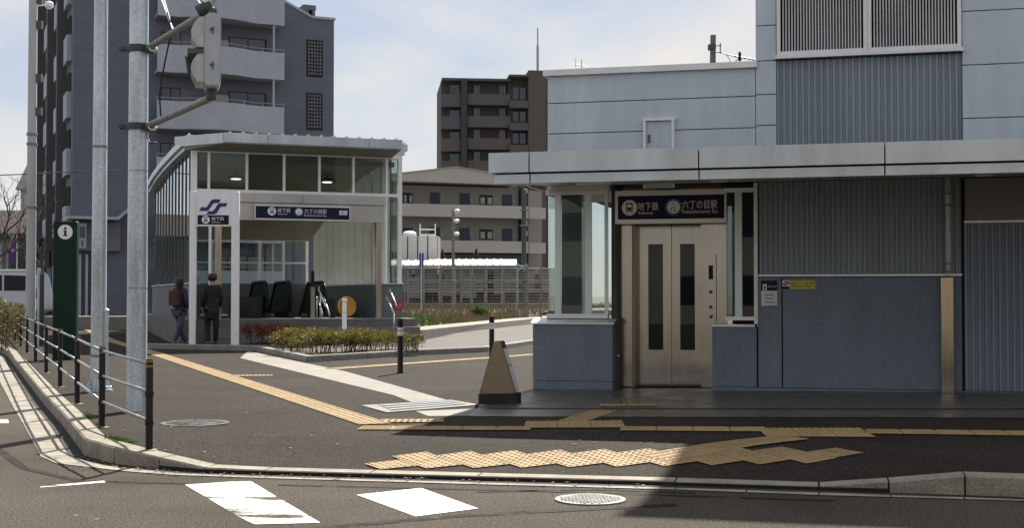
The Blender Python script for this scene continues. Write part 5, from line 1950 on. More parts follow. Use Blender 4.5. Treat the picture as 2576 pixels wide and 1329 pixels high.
# planter island: kerb round a soil bed
IS_PX = [(640, 884), (771, 913), (1062, 894), (1228, 886.5), (1350, 866)]
ISL = [gp(a, b) for a, b in IS_PX]
kb2 = MB()
ISL_b = [Vector((p.x, p.y, .10)) for p in ISL]
kerb_run(kb2, ISL_b, [.235] * len(ISL_b), wdt=.14, stone=.8)
back = [Vector((-8.2, 29.4, .10)), ISL_b[0]]
kerb_run(kb2, back, [.235] * 2, wdt=.14, stone=.8)
struct(kb2.build("planter_kerb", mat("planter_kerb", (0.23, 0.22, 0.20), 0.85, var=0.2, scale=4, bump=.3, bscale=60)))
soil_poly = [(-8.2, 29.4)] + [(p.x, p.y) for p in offset(ISL, .12)] + [(.75, 34.5), (-1.5, 31.2), (-6.3, 29.6)]
struct(sheet("planter_soil", [(-8.1, 29.5)] + [(p.x, p.y) for p in offset(ISL, .12)][:3] + [(-2.1, 28.2), (-6.2, 29.7)], flat(.20), 1.5, mat("soil", (0.09, 0.07, 0.05), 0.95, var=0.3, scale=3, bump=.8, bscale=30)))
struct(sheet("lane_island", [(p.x, p.y) for p in offset(ISL, .12)][2:] + [(1.2, 36), (-2.1, 33.0), (-2.1, 28.2)], flat(.215), 1.5, M_lane))
struct(sheet("planter_walk", [(-6.2, 29.7), (-2.1, 28.2), (-2.1, 33), (-6, 33)], flat(.19), 1.5, M_walk))
labs = ("yellow-green clipped azalea at the left end of the planter hedge, next to the red bush", "yellow-green clipped azalea second from the left in the planter hedge", "yellow-green clipped azalea in the middle of the planter hedge, under the white post",
        "yellow-green clipped azalea right of the white post in the planter hedge", "yellow-green clipped azalea at the right end of the hedge behind the black bollard")
for i, px in enumerate((728, 785, 845, 905, 962)):
    q = ground(px, (884, 889, 889, 886, 881)[i], .22)
    shrub(labs[i], "azalea_shrub", (q.x, q.y + .55, .20), .40, .62, .48 if i < 4 else .42, 2300, .056, M_lyel, M_bark, .18, "azaleas in the planter hedge")
q = ground(1030, 884, .22)
shrub("small sparse azalea standing apart at the right end of the planter, beside the black bollard", "azalea_shrub", (q.x, q.y + .2, .20), .24, .25, .40, 260, .065, M_lyel, M_bark, .12)
q = ground(672, 862, .22)
shrub("low red-leaved bush at the left end of the planter hedge", "red_bush", (q.x, q.y, .20), .75, .35, .52, 1500, .07, M_lred, M_bark, .15)
# tufts and roadside growth by the left end of the fence
for k, (px, py, rx, h) in enumerate(((-12, 868, .55, 1.15), (14, 856, .45, 1.05), (-34, 880, .6, 1.2), (40, 842, .35, .8))):
    q = gp(px, py)
    shrub(("dry green roadside bush at the left edge, beyond the fence end", "dry roadside bush directly behind the last fence post", "dry green roadside bush at the very edge of the picture", "low dry bush at the foot of the slim utility pole")[k],
          "roadside_bush", (q.x, q.y + .3, q.z - .02), rx, .7, h, 1400, .09, M_ldry, M_bark, .05, "roadside bushes")
tb = MB()
for k in range(240):
    t = RN.random()
    i = 0 if RN.random() < .5 else 1
    a, b = KI[i + 3], KI[i + 4]
    p = a.lerp(b, t)
    if abs(sin(p.y * 3.1)) < .7: continue
    for j in range(4):
        leaf(tb, (p.x + RN.gauss(.03, .02), p.y + RN.gauss(.02, .03), .13 + RN.random() * .02), .03, up=.1)
g_ = tb.build("weeds", M_lgrn); g_["kind"] = "stuff"
lt = MB()
for k in range(260):
    i = RN.choice((3, 4, 5, 6, 7, 8, 8, 9, 9))
    p = KB[i].lerp(KB[i + 1], RN.random())
    n_ = -abs(RN.gauss(.06, .10)) if RN.random() < .75 else RN.uniform(.2, 2.2)
    q = p + Vector((-(KB[i + 1] - KB[i]).y, (KB[i + 1] - KB[i]).x, 0)).normalized() * n_
    z = .012 if n_ < 0 else hz(q.x, q.y) + .008
    s_ = RN.uniform(.008, .022)
    a_ = RN.uniform(0, 6.28)
    lt.add([(q.x + s_ * cos(a_ + t), q.y + s_ * sin(a_ + t) * .6, z + .004 * (j % 2)) for j, t in enumerate((0, 1.5, 3.1, 4.6))], [(0, 1, 2, 3)], 1 if RN.random() < .3 else 0)
for k in range(300):
    q = ISL_b[1].lerp(ISL_b[2], RN.random()) + Vector((RN.gauss(0, .3), RN.uniform(.2, 1.6), 0))
    s_ = RN.uniform(.012, .03); a_ = RN.uniform(0, 6.28)
    lt.add([(q.x + s_ * cos(a_ + t), q.y + s_ * sin(a_ + t) * .6, .208 + .006 * (j % 2)) for j, t in enumerate((0, 1.5, 3.1, 4.6))], [(0, 1, 2, 3)], 1 if RN.random() < .3 else 0)
g_ = lt.build("leaf_litter", [mat("litter_brown", (0.12, 0.07, 0.03), .8, var=.4, scale=20), mat("litter_pale", (0.36, 0.33, 0.27), .8, var=.3, scale=20)]); g_["kind"] = "stuff"

# grass strip and kerb beyond the lane
FKB = [ground(1008, 853, .22), ground(1062, 849, .22), ground(1200, 832, .22), ground(1343, 813.5, .24), ground(1420, 806, .24)]
kb3 = MB()
kerb_run(kb3, [Vector((p.x, p.y, .15)) for p in FKB], [.42] * 5, wdt=.9, stone=2.0)
struct(kb3.build("far_kerb", M_pale))
fin = offset(FKB, .88)
struct(sheet("grass_bed", [(p.x, p.y) for p in fin] + [(8, 66), (-6, 66), (-4.6, 36)], lambda x, y: .405 + .36 * sm(54, 61, y), 2.5, mat("dry_ground", (0.12, 0.095, 0.055), 0.95, var=0.3, scale=.8, bump=.6, bscale=12)))
gr = MB()
poly = [(p.x, p.y) for p in fin] + [(6, 62), (-5.6, 62), (-4.6, 37)]
gh = lambda y: .40 + .36 * sm(54, 61, y)
cnt = 0
while cnt < 9000:
    x, y = RN.uniform(-6, 6), RN.uniform(33, 62)
    if not inside(poly, x, y): continue
    cnt += 1
    h = RN.uniform(.10, .32)
    a = RN.uniform(0, pi)
    dx, dy = cos(a) * .02, sin(a) * .02
    lx, ly = RN.gauss(0, .06), RN.gauss(0, .06)
    gi = 1 if (x / y * 3300 + 1288 < 1120 + RN.gauss(0, 25) and y < 52) else 0
    gr.add([(x - dx, y - dy, gh(y)), (x + dx, y + dy, gh(y)), (x + lx, y + ly, gh(y) + h * (.6 if gi else 1))], [(0, 1, 2)], gi)
g_ = gr.build("grass", [mat("grass_dry", (0.20, 0.15, 0.08), 0.8, var=.3, scale=2), mat("grass_green", (0.09, 0.17, 0.025), 0.7, var=.3, scale=2)]); g_["kind"] = "stuff"
q = at(1208, 810, 50)
shrub("small green tuft of grass at the foot of the mesh fence", "grass_tuft", (q.x, 50, .40), .3, .3, .55, 500, .12, M_lgrn, M_bark, .05, cat="plant")

# ------------------------------------------------------------------ mesh fence, shed, tank and poles behind the lane
YF = 54.0
zf = .40
mf = thing("mesh_fence", "grey wire mesh fence with tall posts along the grass strip", "fence", (at(1180, 800, YF).x, YF, zf))
ox = mf.location.x
top = at(1180, 673, YF).z - zf
for px in (1018, 1063, 1110, 1160, 1188, 1220, 1268, 1325, 1361, 1405):
    x = at(px, 800, YF).x - ox
    r = .07 if px == 1325 else .045
    mb = MB(); mb.lathe([(r, -.1), (r, top), (r * .5, top + .05)], (x, 0, 0), 10)
    mb.build("post", M_galvd, mf)
mb = MB()
xa, xb = at(985, 800, YF).x - ox, at(1420, 800, YF).x - ox
for k in range(17): mb.tube([(xa, 0, .1 + (top - .15) * k / 16), (xb, 0, .1 + (top - .15) * k / 16)], .018 if k in (0, 16) else .012 if k % 4 == 0 else .005, 5)
x = xa
while x < xb:
    mb.tube([(x, 0, .1), (x, 0, top - .05)], .005, 4); x += .14
mb.build("wire_mesh", M_galvd, mf)
# low shed with a white roof
YS = 62.0
sx0, sx1 = at(985, 700, YS).x, at(1300, 700, YS).x
sh = thing("bicycle_shed", "long low shed with a white ribbed roof and grey boarded walls behind the mesh fence", "shed", (sx0, YS, .30))
L = sx1 - sx0
z1 = at(1150, 672, YS).z - .3
mb = MB()
for z in (.55, 1.25, z1 - .75, z1 - .12): mb.box(0, L + 2.0, 0, .05, z, z + .07)
mb.each("rail", M_rail, sh)
mb = MB()
x = .1
while x < L + 1.8:
    wb = RN.uniform(.5, 1.3)
    mb.box(x, x + wb, .06, .09, z1 - RN.uniform(1.0, 1.3), z1 - .05)
    x += wb + RN.uniform(.03, .4)
mb.each("upper_board", mat("slat_grey", (0.21, 0.205, 0.19), 0.7, var=0.25, scale=.9), sh)
mb = MB(); mb.box(0, L + 2, 1.6, 4.0, -.1, z1 - .3); mb.build("back_wall", mat("shed_dark", (0.115, 0.105, 0.09), 0.8, var=.35, scale=1.1), sh)
mb = MB()
zz = at(1150, 656, YS).z - .3
mb.add([(-.3, -.5, z1), (L, -.5, z1), (L, 3.5, zz + .08), (-.3, 3.5, zz + .08), (-.3, -.5, z1 + .08), (L, -.5, z1 + .08), (L, 3.5, zz + .16), (-.3, 3.5, zz + .16)],
       [(3, 2, 1, 0), (4, 5, 6, 7), (0, 1, 5, 4), (2, 3, 7, 6), (1, 2, 6, 5), (3, 0, 4, 7)])
for k in range(int(L / .35)):
    x = -.1 + k * .35
    mb.tube([(x, -.52, z1 + .10), (x, 3.5, zz + .18)], .03, 5)
mb.build("roof", mat("roof_white", (0.50, 0.50, 0.48), 0.5, var=0.05), sh)
mb = MB()
for k in range(9): mb.box(L * k / 8, L * k / 8 + .09, -.06, -.002, -.1, z1 - .05)
mb.each("post", M_rail, sh)
mb = MB()
for a, b, c_, d_ in ((.9, 1.5, .9, 1.9), (2.4, 3.2, 1.0, 1.7), (3.6, 4.4, .9, 1.9), (5.3, 5.7, 1.1, 1.8)):
    mb.box(a * L / 6.5, b * L / 6.5, -.04, -.003, c_, d_)
mb.each("notice_board", mat("board_pale", (0.20, 0.20, 0.19), 0.6, var=.1), sh)
# water tank
YT = 66.0
tx0, tx1 = at(1000, 700, YT).x, at(1101, 700, YT).x
tk = thing("water_tank", "white panelled water tank behind the mesh fence beside the glass entrance", "water tank", (tx0, YT, .30))
zt_ = at(1050, 592, YT).z - .3
mb = MB()
n = 4
Lt = tx1 - tx0
for i in range(n):
    for j in range(3):
        mb.box(Lt * i / n + .035, Lt * (i + 1) / n - .035, 0, .1, zt_ * j / 3 + .03, zt_ * (j + 1) / 3 - .03)
mb.build("panel", mat("tank_white", (0.62, 0.62, 0.58), 0.5, var=.06), tk)
mb = MB(); mb.box(0, Lt, .11, 2.5, 0, zt_ - .03); mb.build("core", mat("tank_joint", (0.24, 0.23, 0.21), 0.7), tk)
mb = MB(); mb.lathe([(.35, 0), (.35, .2), (.15, .3)], (Lt * .25, 1.2, zt_ - .03), 16); mb.box(Lt * .55, Lt * .9, .5, 1.5, zt_ - .02, zt_ + .08)
mb.build("hatch", M_white, tk)
mb = MB()
for x in (Lt * .55, Lt * .93):
    mb.tube([(x, .3, zt_ - .05), (x, .3, zt_ + .6)], .03, 6)
mb.tube([(Lt * .55, .3, zt_ + .3), (Lt * .93, .3, zt_ + .3)], .025, 6)
mb.build("guard_rail", M_white, tk)
# lamp pole, dark pole, banner
YL = 58
lp = thing("camera_pole", "grey pole with three white cameras behind the mesh fence in front of the beige flats", "pole", (at(1140, 745, YL).x, YL, .30))
zz = at(1140, 527, YL).z - .3
mb = MB(); mb.lathe([(.075, -.1), (.065, zz)], n=12); mb.build("shaft", M_galvd, lp)
for px, py in ((1148, 531), (1147, 556), (1147, 589)):
    q = at(px, py, YL)
    mb = MB(); mb.lathe([(.03, -.10), (.12, -.05), (.13, .03), (.04, .09)], (q.x - lp.location.x + .03, -.05, q.z - .3), 14); mb.box(-.01, q.x - lp.location.x, -.06, -.02, q.z - .32, q.z - .28)
    mb.build("camera_head", M_white, lp)
pole("dark service pole standing in front of the beige flats near the lift porch", (at(1318, 745, 60).x, 60, .3), .12, .10, at(1318, 478, 60).z - .3, M_dgrey, 0, name="service_pole", rings=((4.2, .2, .06), (4.9, .2, .06)))
q = at(1060, 668, 57)
bn = thing("banner", "narrow blue banner on a stick in front of the white water tank", "banner", (q.x, 57, .3))
mb = MB(); mb.tube([(0, 0, 0), (0, 0, at(1060, 634, 57).z - .3)], .02, 6); mb.build("stick", M_white, bn)
mb = MB(); mb.box(-.09, .10, -.012, .012, q.z - .3 - .12, at(1060, 637, 57).z - .3); mb.build("cloth", mat("banner_blue", (0.015, 0.025, 0.22), 0.7, var=.1), bn)
def conifer(label, px, ytop, ybot, Y, wd):
    q = at(px, ybot, Y)
    h = at(px, ytop, Y).z - .3
    o = thing("conifer", label, "tree", (q.x, Y, .3))
    mb = MB(); mb.tube([(0, 0, 0), (0, 0, h * .9)], .05, 6, r2=.01); mb.build("trunk", M_bark, o)
    lb = MB()
    for k in range(900):
        t = RN.random() ** .8
        r = wd * (1 - t) ** .7 * (.5 + .5 * RN.random()) * (.6 + .4 * abs(sin(t * 19)))
        a = RN.uniform(0, 6.28)
        leaf(lb, (r * cos(a), r * sin(a), .4 + (h - .4) * t), .16, up=.8)
    lb.build("crown", M_lcon, o)
M_lcon = leaf_mat("leaf_conifer", ((0.05, 0.045, 0.015), (0.13, 0.10, 0.03), (0.20, 0.14, 0.04)))
conifer("slender yellowish conifer in front of the flats, the wider of two", 1113, 629, 690, 72, .50)
conifer("slender orange-brown conifer in front of the flats, the narrower of two", 1198, 626, 690, 72, .38)
# green folding gate by the fence and tall fence frames
q0, q1 = at(1300, 668, 56), at(1326, 690, 56)
gtn = thing("folding_frame", "small mint green folding frame on top of the fence line near the lift porch", "frame", (q0.x, 56, .3))
mb = MB()
L_ = q1.x - q0.x
za, zb = at(1310, 664, 56).z - .3, at(1310, 684, 56).z - .3
mb.tube([(0, 0, 0), (0, 0, za)], .025, 6); mb.tube([(L_, 0, 0), (L_, 0, za)], .025, 6)
mb.tube([(0, 0, za), (L_, 0, zb)], .025, 6); mb.tube([(L_, 0, za), (0, 0, zb)], .025, 6); mb.tube([(0, 0, za - .1), (L_, 0, za - .1)], .025, 6)
mb.build("bars", mat("mint_paint", (0.20, 0.36, 0.30), 0.5), gtn)

# utility pole behind the lift building
YU = 40.0
ub = at(1793, 745, YU)
up_ = thing("utility_pole", "grey concrete utility pole with crossarms and cables rising behind the lift building", "utility pole", (ub.x, YU, .3))
def up(px, py, dy=0): q = at(px, py, YU + dy); return (q.x - ub.x, dy, q.z - .3)
mb = MB(); mb.tube([(0, 0, -.1), up(1793, 170), up(1794, 88)], .10, 14, r2=.085)
mb.build("shaft", mat("pole_concrete", (0.15, 0.16, 0.165), 0.8, var=.1), up_)
mb = MB()
mb.tube([up(1782, 117), up(1814, 113)], .02, 6); mb.tube([up(1800, 130), up(1815, 131)], .02, 6); mb.tube([up(1812, 108), up(1812, 133)], .018, 6); mb.box(-.11, .11, -.11, .11, up(1793, 125)[2], up(1793, 112)[2])
mb.build("crossarm", M_dgrey, up_)
mb = MB(); mb.tube([up(1812, 132), up(1830, 137), up(1870, 145), up(1960, 160)], .016, 6)
for k in range(6): mb.tube([up(1848 + k * 11, 141 + k * 1.9), up(1854 + k * 11, 142 + k * 1.9)], .03, 6)
mb.build("cable", M_black, up_)
mb = MB(); mb.tube([up(1812, 132), up(1828, 137), up(1836, 150), up(1837, 175)], .012, 6); mb.tube([up(1865, 143), up(1852, 152), up(1846, 165), up(1845, 185)], .014, 6)
mb.build("drop_cable", M_rail, up_)
mb = MB(); mb.lathe([(.05, 0), (.06, .1), (.035, .14), (.05, .2), (.03, .27)], (up(1861, 148)[0], 0, up(1861, 152)[2]), 10)
mb.tube([(up(1861, 148)[0], 0, up(1861, 200)[2]), (up(1861, 148)[0], 0, up(1861, 152)[2])], .015, 6)
mb.build("insulator", M_black, up_)
# rooftop aerial far behind
q = at(1463, 175, 90)
ae = thing("roof_aerial", "tiny white television aerial showing above the long flat parapet", "aerial", (q.x, 90, .3))
mb = MB(); mb.tube([(0, 0, 0), (0, 0, q.z + .4)], .04, 6); mb.tube([(-.45, 0, q.z + .1), (.5, 0, q.z - .1)], .03, 5)
mb.tube([(-.4, 0, q.z - .1), (-.4, 0, q.z + .5)], .03, 5); mb.build("aerial", M_refl, ae)

# ------------------------------------------------------------------ far left: houses, shop, car, trees
def house(label, Y, x0, x1, ytop, col, roof, depth=8, name="house"):
    a, b = at(x0, 745, Y).x, at(x1, 745, Y).x
    h = at(0, ytop, Y).z - .3
    o = thing(name, label, "building", (a, Y, .3))
    mb = MB(); mb.box(0, b - a, 0, depth, -.3, h * .74); mb.build("wall", mat("wall_" + name + str(int(Y)), col, .8, var=.1, scale=.5), o)
    mb = MB(); mb.prism([(-.4, h * .74), (depth + .4, h * .74), (depth * .5, h)], -.4, b - a + .4, 'x')
    mb.build("roof", mat("roof_" + name + str(int(Y)), roof, .8, var=.15, scale=1), o)
    mb = MB()
    n = max(2, int((b - a) / 3))
    for i in range(n):
        w_ = (b - a) / n
        mb.box(w_ * i + w_ * .2, w_ * i + w_ * .75, -.04, .01, 1.0, 2.3)
    mb.build("window", M_win, o)
    return o
house("brown-roofed house behind the bare trees at the left edge", 95, -160, 56, 520, (0.09, 0.07, 0.06), (0.030, 0.018, 0.014), name="brown_house")
house("pale narrow house between the brown house and the apartment tower", 125, 50, 118, 375, (0.36, 0.35, 0.33), (0.2, 0.2, 0.2), name="pale_house")
YB = 70
sp = thing("shop_hut", "small white and green shop front behind the parked van at the left edge", "shop", (at(-60, 745, YB).x, YB, .3))
b_ = at(20, 745, YB).x - at(-60, 745, YB).x
mb = MB(); mb.box(0, b_, 0, 5, 0, at(0, 600, YB).z - .3); mb.build("wall", mat("shop_cream", (0.38, 0.38, 0.33), .7), sp)
mb = MB(); mb.box(-.2, b_ + .1, -.5, 5, at(0, 600, YB).z - .29, at(0, 588, YB).z - .3); mb.build("awning", mat("shop_green", (0.03, 0.12, 0.06), .6), sp)
mb = MB()
for i in range(4): mb.box(b_ * i / 4 + .1, b_ * (i + 1) / 4 - .12, -.03, -.002, .3, at(0, 610, YB).z - .3)
mb.build("window", M_win, sp)
pf = thing("purple_banner", "tall purple shop banner between the bare trees at the left edge", "banner", (at(42, 745, 64).x, 64, .3))
mb = MB(); mb.tube([(0, 0, 0), (0, 0, at(0, 590, 64).z - .3)], .03, 6); mb.build("stick", M_white, pf)
mb = MB(); mb.box(-.38, -.03, -.012, .012, at(0, 664, 64).z - .3, at(0, 594, 64).z - .3); mb.build("cloth", mat("banner_purple", (0.085, 0.03, 0.16), .7, var=.1), pf)
mb = MB(); mb.disc(-.2, at(0, 630, 64).z - .3, .09, -.02, -.0125, 16); mb.build("mark", mat("banner_mark", (.35, .25, .45), .7), pf)

# parked van, side on
YC = 50.0
xr = at(99, 745, YC).x
gzc = hz(xr - 2, YC)
car = thing("parked_van", "silver white van parked side on beyond the bushes at the left edge", "van", (xr, YC, gzc))
CL, CH = 4.7, at(40, 680, YC).z - gzc
k = CH / 1.95
pr = [(0, .35), (0, .95), (-.06, 1.05), (-.22, 1.78), (-.42, 1.92), (-3.0, 1.95), (-3.35, 1.86), (-4.0, 1.12), (-4.6, .95), (-4.7, .8), (-4.7, .35)]
pr = [(a, b * k) for a, b in pr]
mb = MB(); mb.prism(pr, 0, 1.7, 'y')
bo = mb.build("body", mat("van_silver", (0.55, 0.57, 0.59), .35, metal=.2, var=.04), car)
bm = bmesh.new(); bm.from_mesh(bo.data); bmesh.ops.bevel(bm, geom=list(bm.edges), offset=.06, segments=3, affect='EDGES', clamp_overlap=True); bm.to_mesh(bo.data); bm.free(); autosmooth(bo)
for pts in ([(-.28, 1.15), (-.36, 1.72), (-1.35, 1.76), (-1.35, 1.15)], [(-1.43, 1.15), (-1.43, 1.76), (-2.5, 1.76), (-2.5, 1.15)], [(-2.58, 1.15), (-2.58, 1.76), (-3.2, 1.74), (-3.72, 1.15)]):
    mb = MB(); mb.prism([(a, b * k) for a, b in pts], -.012, .02, 'y'); mb.build("window", mat("van_glass", (0.012, 0.014, 0.016), .25, spec=.25), car)
mb = MB(); mb.box(-3.0, -.35, -.01, .06, 1.92 * k, 1.99 * k); mb.build("roof_rail", M_white, car)
for x in (-.95, -3.75):
    mb = MB(); mb.prism([(x + .33 * cos(t * pi / 12), .33 + .33 * sin(t * pi / 12)) for t in range(24)], -.03, .2, 'y')
    wh = mb.build("wheel", M_rubber, car)
    mb = MB(); mb.prism([(x + .2 * cos(t * pi / 12), .33 + .2 * sin(t * pi / 12)) for t in range(24)], -.05, -.031, 'y'); mb.build("rim", M_alu, wh)
mb = MB(); mb.box(-.16, .012, .0, .2, .85 * k, 1.25 * k); mb.build("tail_light", mat("tail_red", (.25, .02, .02), .3), car)
mb = MB(); mb.box(-2.3, -2.1, -.03, -.0, 1.0 * k, 1.03 * k); mb.build("door_handle", M_alu, car)

# bare trees
def bare_tree(label, base, h, trunk_r, cut=False, seed=1, spread=1.0, lean=0, reach=.42):
    rng = random.Random(seed)
    o = thing("bare_tree", label, "tree", tuple(base))
    tb, cbm = MB(), MB()
    th = h * .55
    tb.tube([(0, 0, -.1), (lean * .3, 0, th * .5), (lean, 0, th)], trunk_r, 10, r2=trunk_r * .6)
    def br(p, d, L, r, lev):
        pts = [p]
        q = p.copy()
        for i in range(4):
            d = (d + Vector((rng.gauss(0, .16), rng.gauss(0, .16), rng.gauss(.05, .1)))).normalized()
            q = q + d * L / 4
            pts.append(q.copy())
            if lev < 3 and i > 0:
                for _ in range(2 if lev < 1 else 1):
                    d2 = (d + Vector((rng.gauss(0, .7), rng.gauss(0, .7), rng.gauss(.2, .4)))).normalized()
                    br(q.copy(), d2, L * rng.uniform(.4, .65), r * .5, lev + 1)
        cbm.tube(pts, r * .8, 5, r2=r * .4, caps=False)
    for i in range(4):
        z = th * (.55 + .45 * i / 5)
        a = rng.uniform(0, 6.28)
        br(Vector((lean * z / th, 0, z)), Vector((cos(a) * spread, sin(a) * spread, .7)).normalized(), h * reach, trunk_r * .38, 0)
    tb.build("trunk", M_bark, o)
    cbm.build("crown", M_bark, o)
    return o
q = gp(41, 860)
bare_tree("bare street tree with a thin dark trunk just right of the fence's far end", (q.x - .1, q.y + 2.0, q.z), 4.6, .07, seed=3, spread=.45, reach=.24)
bare_tree("bare tree with wide branches cut by the left edge, behind the roadside bushes", (at(-12, 745, 42).x, 42, .3), 6.2, .12, seed=8, spread=1.0, reach=.30)
# retaining edge, sunlit
se = MB()
a, b = at(100, 803, 40), at(335, 803, 40)
se.box(a.x, b.x, 40, 41.2, .1, at(200, 797, 40).z)
struct(se.build("plaza_edge", M_pale))
# overhead wire at the left
wr = thing("overhead_cable", "thin overhead cable crossing in front of the apartment tower at the left", "cable", tuple(at(-40, 442, 45)))
mb = MB(); o0 = at(-40, 442, 45)
mb.tube([Vector((0, 0, 0)), at(76, 438, 45) - o0, at(180, 432, 46) - o0, at(310, 428, 47) - o0], .018, 5); mb.build("cable", M_black, wr)

# ------------------------------------------------------------------ people by the entrance steps
def skin(name, joints, bones, m, parent, sub=2):
    me = bpy.data.meshes.new(name)
    names = list(joints)
    me.from_pydata([joints[k][0] for k in names], [(names.index(a), names.index(b)) for a, b in bones], [])
    ob = bpy.data.objects.new(name, me)
    COL.objects.link(ob)
    s = ob.modifiers.new("skin", 'SKIN')
    s.use_smooth_shade = True
    for i, k in enumerate(names):
        r = joints[k][1]
        me.skin_vertices[0].data[i].radius = (r, r) if not isinstance(r, tuple) else r
    me.skin_vertices[0].data[0].use_root = True
    su = ob.modifiers.new("sub", 'SUBSURF')
    su.levels = su.render_levels = sub
    dg = bpy.context.evaluated_depsgraph_get()
    dg.update()
    nm = bpy.data.meshes.new_from_object(ob.evaluated_get(dg))
    bpy.data.objects.remove(ob)
    nm.name = name
    nm.materials.clear()
    nm.materials.append(m)
    for p in nm.polygons: p.use_smooth = True
    o = bpy.data.objects.new(name, nm)
    COL.objects.link(o)
    o.parent = parent
    return o
M_skin = mat("skin", (0.42, 0.27, 0.20), .55, var=.06)
M_hair = mat("hair_black", (0.012, 0.010, 0.010), .45, var=.3, scale=20)
def person(label, base, h, facing, coat, trousers, bagc=None, long_coat=False, step=.10, hair_long=False):
    o = thing("person", label, "person", tuple(base), facing)
    k = h / 1.65
    J = {}
    def j(n, x, y, z, r): J[n] = ((x * k, y * k, z * k), (r[0] * k, r[1] * k) if isinstance(r, tuple) else r * k)
    j('pelvis', 0, 0, .86, (.13, .10)); j('waist', 0, .0, 1.0, (.115, .085)); j('chest', 0, .0, 1.2, (.14, .10)); j('neck0', 0, .0, 1.36, .06); j('neck', 0, -.005, 1.42, .05)
    j('head0', 0, -.015, 1.49, .075); j('head1', 0, -.015, 1.57, .083); j('head2', 0, -.005, 1.635, .045)
    for s, t in ((-1, 'l'), (1, 'r')):
        st = step * s
        j('sh' + t, s * .155, .0, 1.33, .055); j('el' + t, s * .20, .03, 1.08, .040); j('wr' + t, s * .185, -.08 - .03 * s, .88, .027); j('ha' + t, s * .18, -.11 - .03 * s, .80, .028)
        j('hip' + t, s * .085, 0, .80, .085); j('kn' + t, s * .09, -st * .5 - .02, .46, .058); j('an' + t, s * .09, st * .4, .09, .038); j('to' + t, s * .10, st * .4 - .14, .035, .032)
    bones = [('pelvis', 'waist'), ('waist', 'chest'), ('chest', 'neck0'), ('neck0', 'neck'), ('neck', 'head0'), ('head0', 'head1'), ('head1', 'head2')]
    for t in 'lr': bones += [('chest', 'sh' + t), ('sh' + t, 'el' + t), ('el' + t, 'wr' + t), ('wr' + t, 'ha' + t), ('pelvis', 'hip' + t), ('hip' + t, 'kn' + t), ('kn' + t, 'an' + t), ('an' + t, 'to' + t)]
    skin("body", J, bones, M_skin, o)
    def sub(names, grow, extra=None):
        d = {}
        for n in names:
            p, r = J[n]
            d[n] = (p, (r[0] + grow * k, r[1] + grow * k) if isinstance(r, tuple) else r + grow * k)
        if extra: d.update(extra)
        return d
    up_names = ['pelvis', 'waist', 'chest', 'neck0', 'shl', 'ell', 'wrl', 'shr', 'elr', 'wrr']
    ex = {'hem': ((0, 0, (.58 if long_coat else .76) * k), ((.19 if long_coat else .15) * k, (.15 if long_coat else .12) * k))}
    skin("coat", sub(up_names, .022, ex), [('pelvis', 'waist'), ('waist', 'chest'), ('chest', 'neck0'), ('chest', 'shl'), ('shl', 'ell'), ('ell', 'wrl'), ('chest', 'shr'), ('shr', 'elr'), ('elr', 'wrr'), ('pelvis', 'hem')], coat, o)
    skin("trousers", sub(['pelvis', 'hipl', 'knl', 'anl', 'hipr', 'knr', 'anr'], .016), [('pelvis', 'hipl'), ('hipl', 'knl'), ('knl', 'anl'), ('pelvis', 'hipr'), ('hipr', 'knr'), ('knr', 'anr')], trousers, o)
    for t in 'lr':
        skin("shoe", {'a': ((J['an' + t][0][0], J['an' + t][0][1] + .03 * k, .05 * k), .05 * k), 'b': ((J['to' + t][0][0], J['to' + t][0][1] - .02, .04 * k), .04 * k)}, [('a', 'b')], M_black, o, 1)
    hd = {'a': ((0, .008 * k, 1.645 * k), .105 * k), 'm': ((0, .018 * k, 1.575 * k), .128 * k), 'b': ((0, .036 * k, 1.455 * k), .110 * k)}
    hb_ = [('a', 'm'), ('m', 'b')]
    if hair_long:
        hd['c'] = ((0, .07 * k, 1.40 * k), .075 * k); hd['d'] = ((0, .09 * k, 1.25 * k), .05 * k); hb_ += [('b', 'c'), ('c', 'd')]
    skin("hair", hd, hb_, M_hair, o)
    # face
    fm = MB()
    for s in (-1, 1): fm.lathe([(.004, -.008), (.010, 0), (.004, .008)], (s * .03 * k, -.092 * k, 1.545 * k), 8)
    fm.build("eye", M_hair, o)
    fm = MB(); fm.add([(-.012, -.09 * k, 1.50 * k), (.012, -.09 * k, 1.50 * k), (0, -.115 * k, 1.505 * k), (0, -.093 * k, 1.545 * k)], [(0, 1, 2), (0, 2, 3), (2, 1, 3)]); fm.build("nose", M_skin, o)
    # fingers
    for s, t in ((-1, 'l'), (1, 'r')):
        hp = Vector(J['ha' + t][0])
        for f in range(5):
            L = (.045, .065, .072, .066, .05)[f] * k
            a = hp + Vector((-.012 * s + .004 * s, -.028 + f * .014, -.012 if f else .012)) * k
            skin("finger", {'a': (a, .009 * k), 'b': (a + Vector((-.006 * s, -.012 if f == 0 else -.004, -L * .55)), .0085 * k), 'c': (a + Vector((-.018 * s, -.010, -L)), .007 * k)}, [('a', 'b'), ('b', 'c')], M_skin, o, 1)
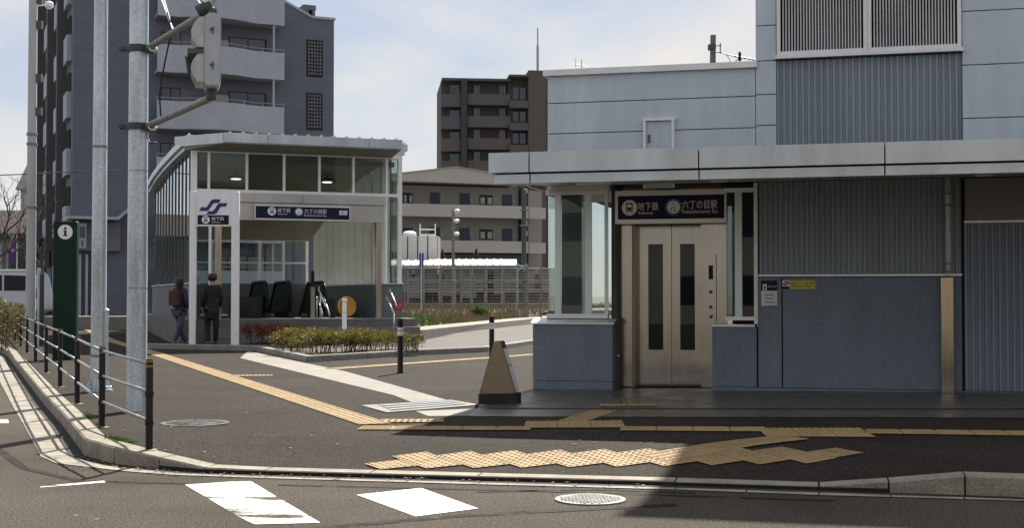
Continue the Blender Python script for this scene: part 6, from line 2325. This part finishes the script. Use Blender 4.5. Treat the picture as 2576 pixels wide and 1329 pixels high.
    if bagc:
        bx = MB(); bx.cbox(-.15 * k, .15 * k, .115 * k, .26 * k, .98 * k, 1.34 * k, .03)
        bg_ = thing("backpack", "small dark red backpack worn by the person at the left of the pylon sign", "bag", tuple(base), facing)
        bx.build("pack", bagc, bg_)
        sb = MB()
        for s in (-1, 1): sb.tube([(s * .09 * k, .13 * k, 1.33 * k), (s * .10 * k, .02 * k, 1.415 * k), (s * .10 * k, -.128 * k, 1.30 * k), (s * .12 * k, -.10 * k, 1.12 * k), (s * .12 * k, .12 * k, 1.02 * k)], .014, 6)
        sb.build("strap", bagc, bg_)
    return o
Yq = 31.0
M_navyc = mat("coat_navy", (0.025, 0.030, 0.060), .8, var=.2, scale=8)
M_blkc = mat("coat_black", (0.012, 0.012, 0.013), .8, var=.2, scale=8)
M_jean = mat("jeans", (0.055, 0.065, 0.105), .85, var=.2, scale=10)
g1_ = at(452, 842, Yq)
person("person in a dark navy coat with a dark red backpack walking towards the glass entrance", (g1_.x, Yq, hz(g1_.x, Yq)), 1.62, radians(155), M_navyc, M_jean, mat("bag_red", (0.07, 0.015, 0.015), .7), hair_long=True, step=.30)
g2_ = at(540, 842, Yq)
person("person in a black coat and dark trousers standing between the legs of the pylon sign", (g2_.x, Yq - .3, hz(g2_.x, Yq)), 1.72, radians(205), M_blkc, M_blkc, long_coat=True)

# ------------------------------------------------------------------ unseen buildings added for the steel doors and glass to reflect
def reflection_house(label, x0, x1, y, h, col, name):
    o = thing(name, label, "building", (x0, y, 0))
    w_ = x1 - x0
    mb = MB(); mb.box(0, w_, -9, 0, -.2, h); mb.build("wall", mat("wall_" + name, col, .8, var=.1, scale=.4), o)
    mb = MB(); mb.box(-.3, w_ + .3, -9.3, .35, h + .002, h + .35); mb.build("roof", M_dgrey, o)
    mb = MB()
    n = int(w_ / 2.6)
    for i in range(n):
        for j in range(int(h / 3.0)):
            u = w_ * (i + .5) / n
            mb.box(u - .7, u + .7, -.02, .03, .9 + j * 3.0, 2.2 + j * 3.0)
    mb.each("window", M_win, o)
reflection_house("brown building added behind the camera for the steel lift doors to reflect", -4, 11, -19, 7.0, (0.26, 0.20, 0.125), "brown_added_building")
reflection_house("beige building added behind the camera for the canopy edge to reflect", 12.5, 30, -22, 9.0, (0.32, 0.28, 0.22), "beige_added_building")
reflection_house("grey building added behind the camera for the entrance glass to reflect", -26, -6, -24, 10.0, (0.24, 0.23, 0.22), "grey_added_building")
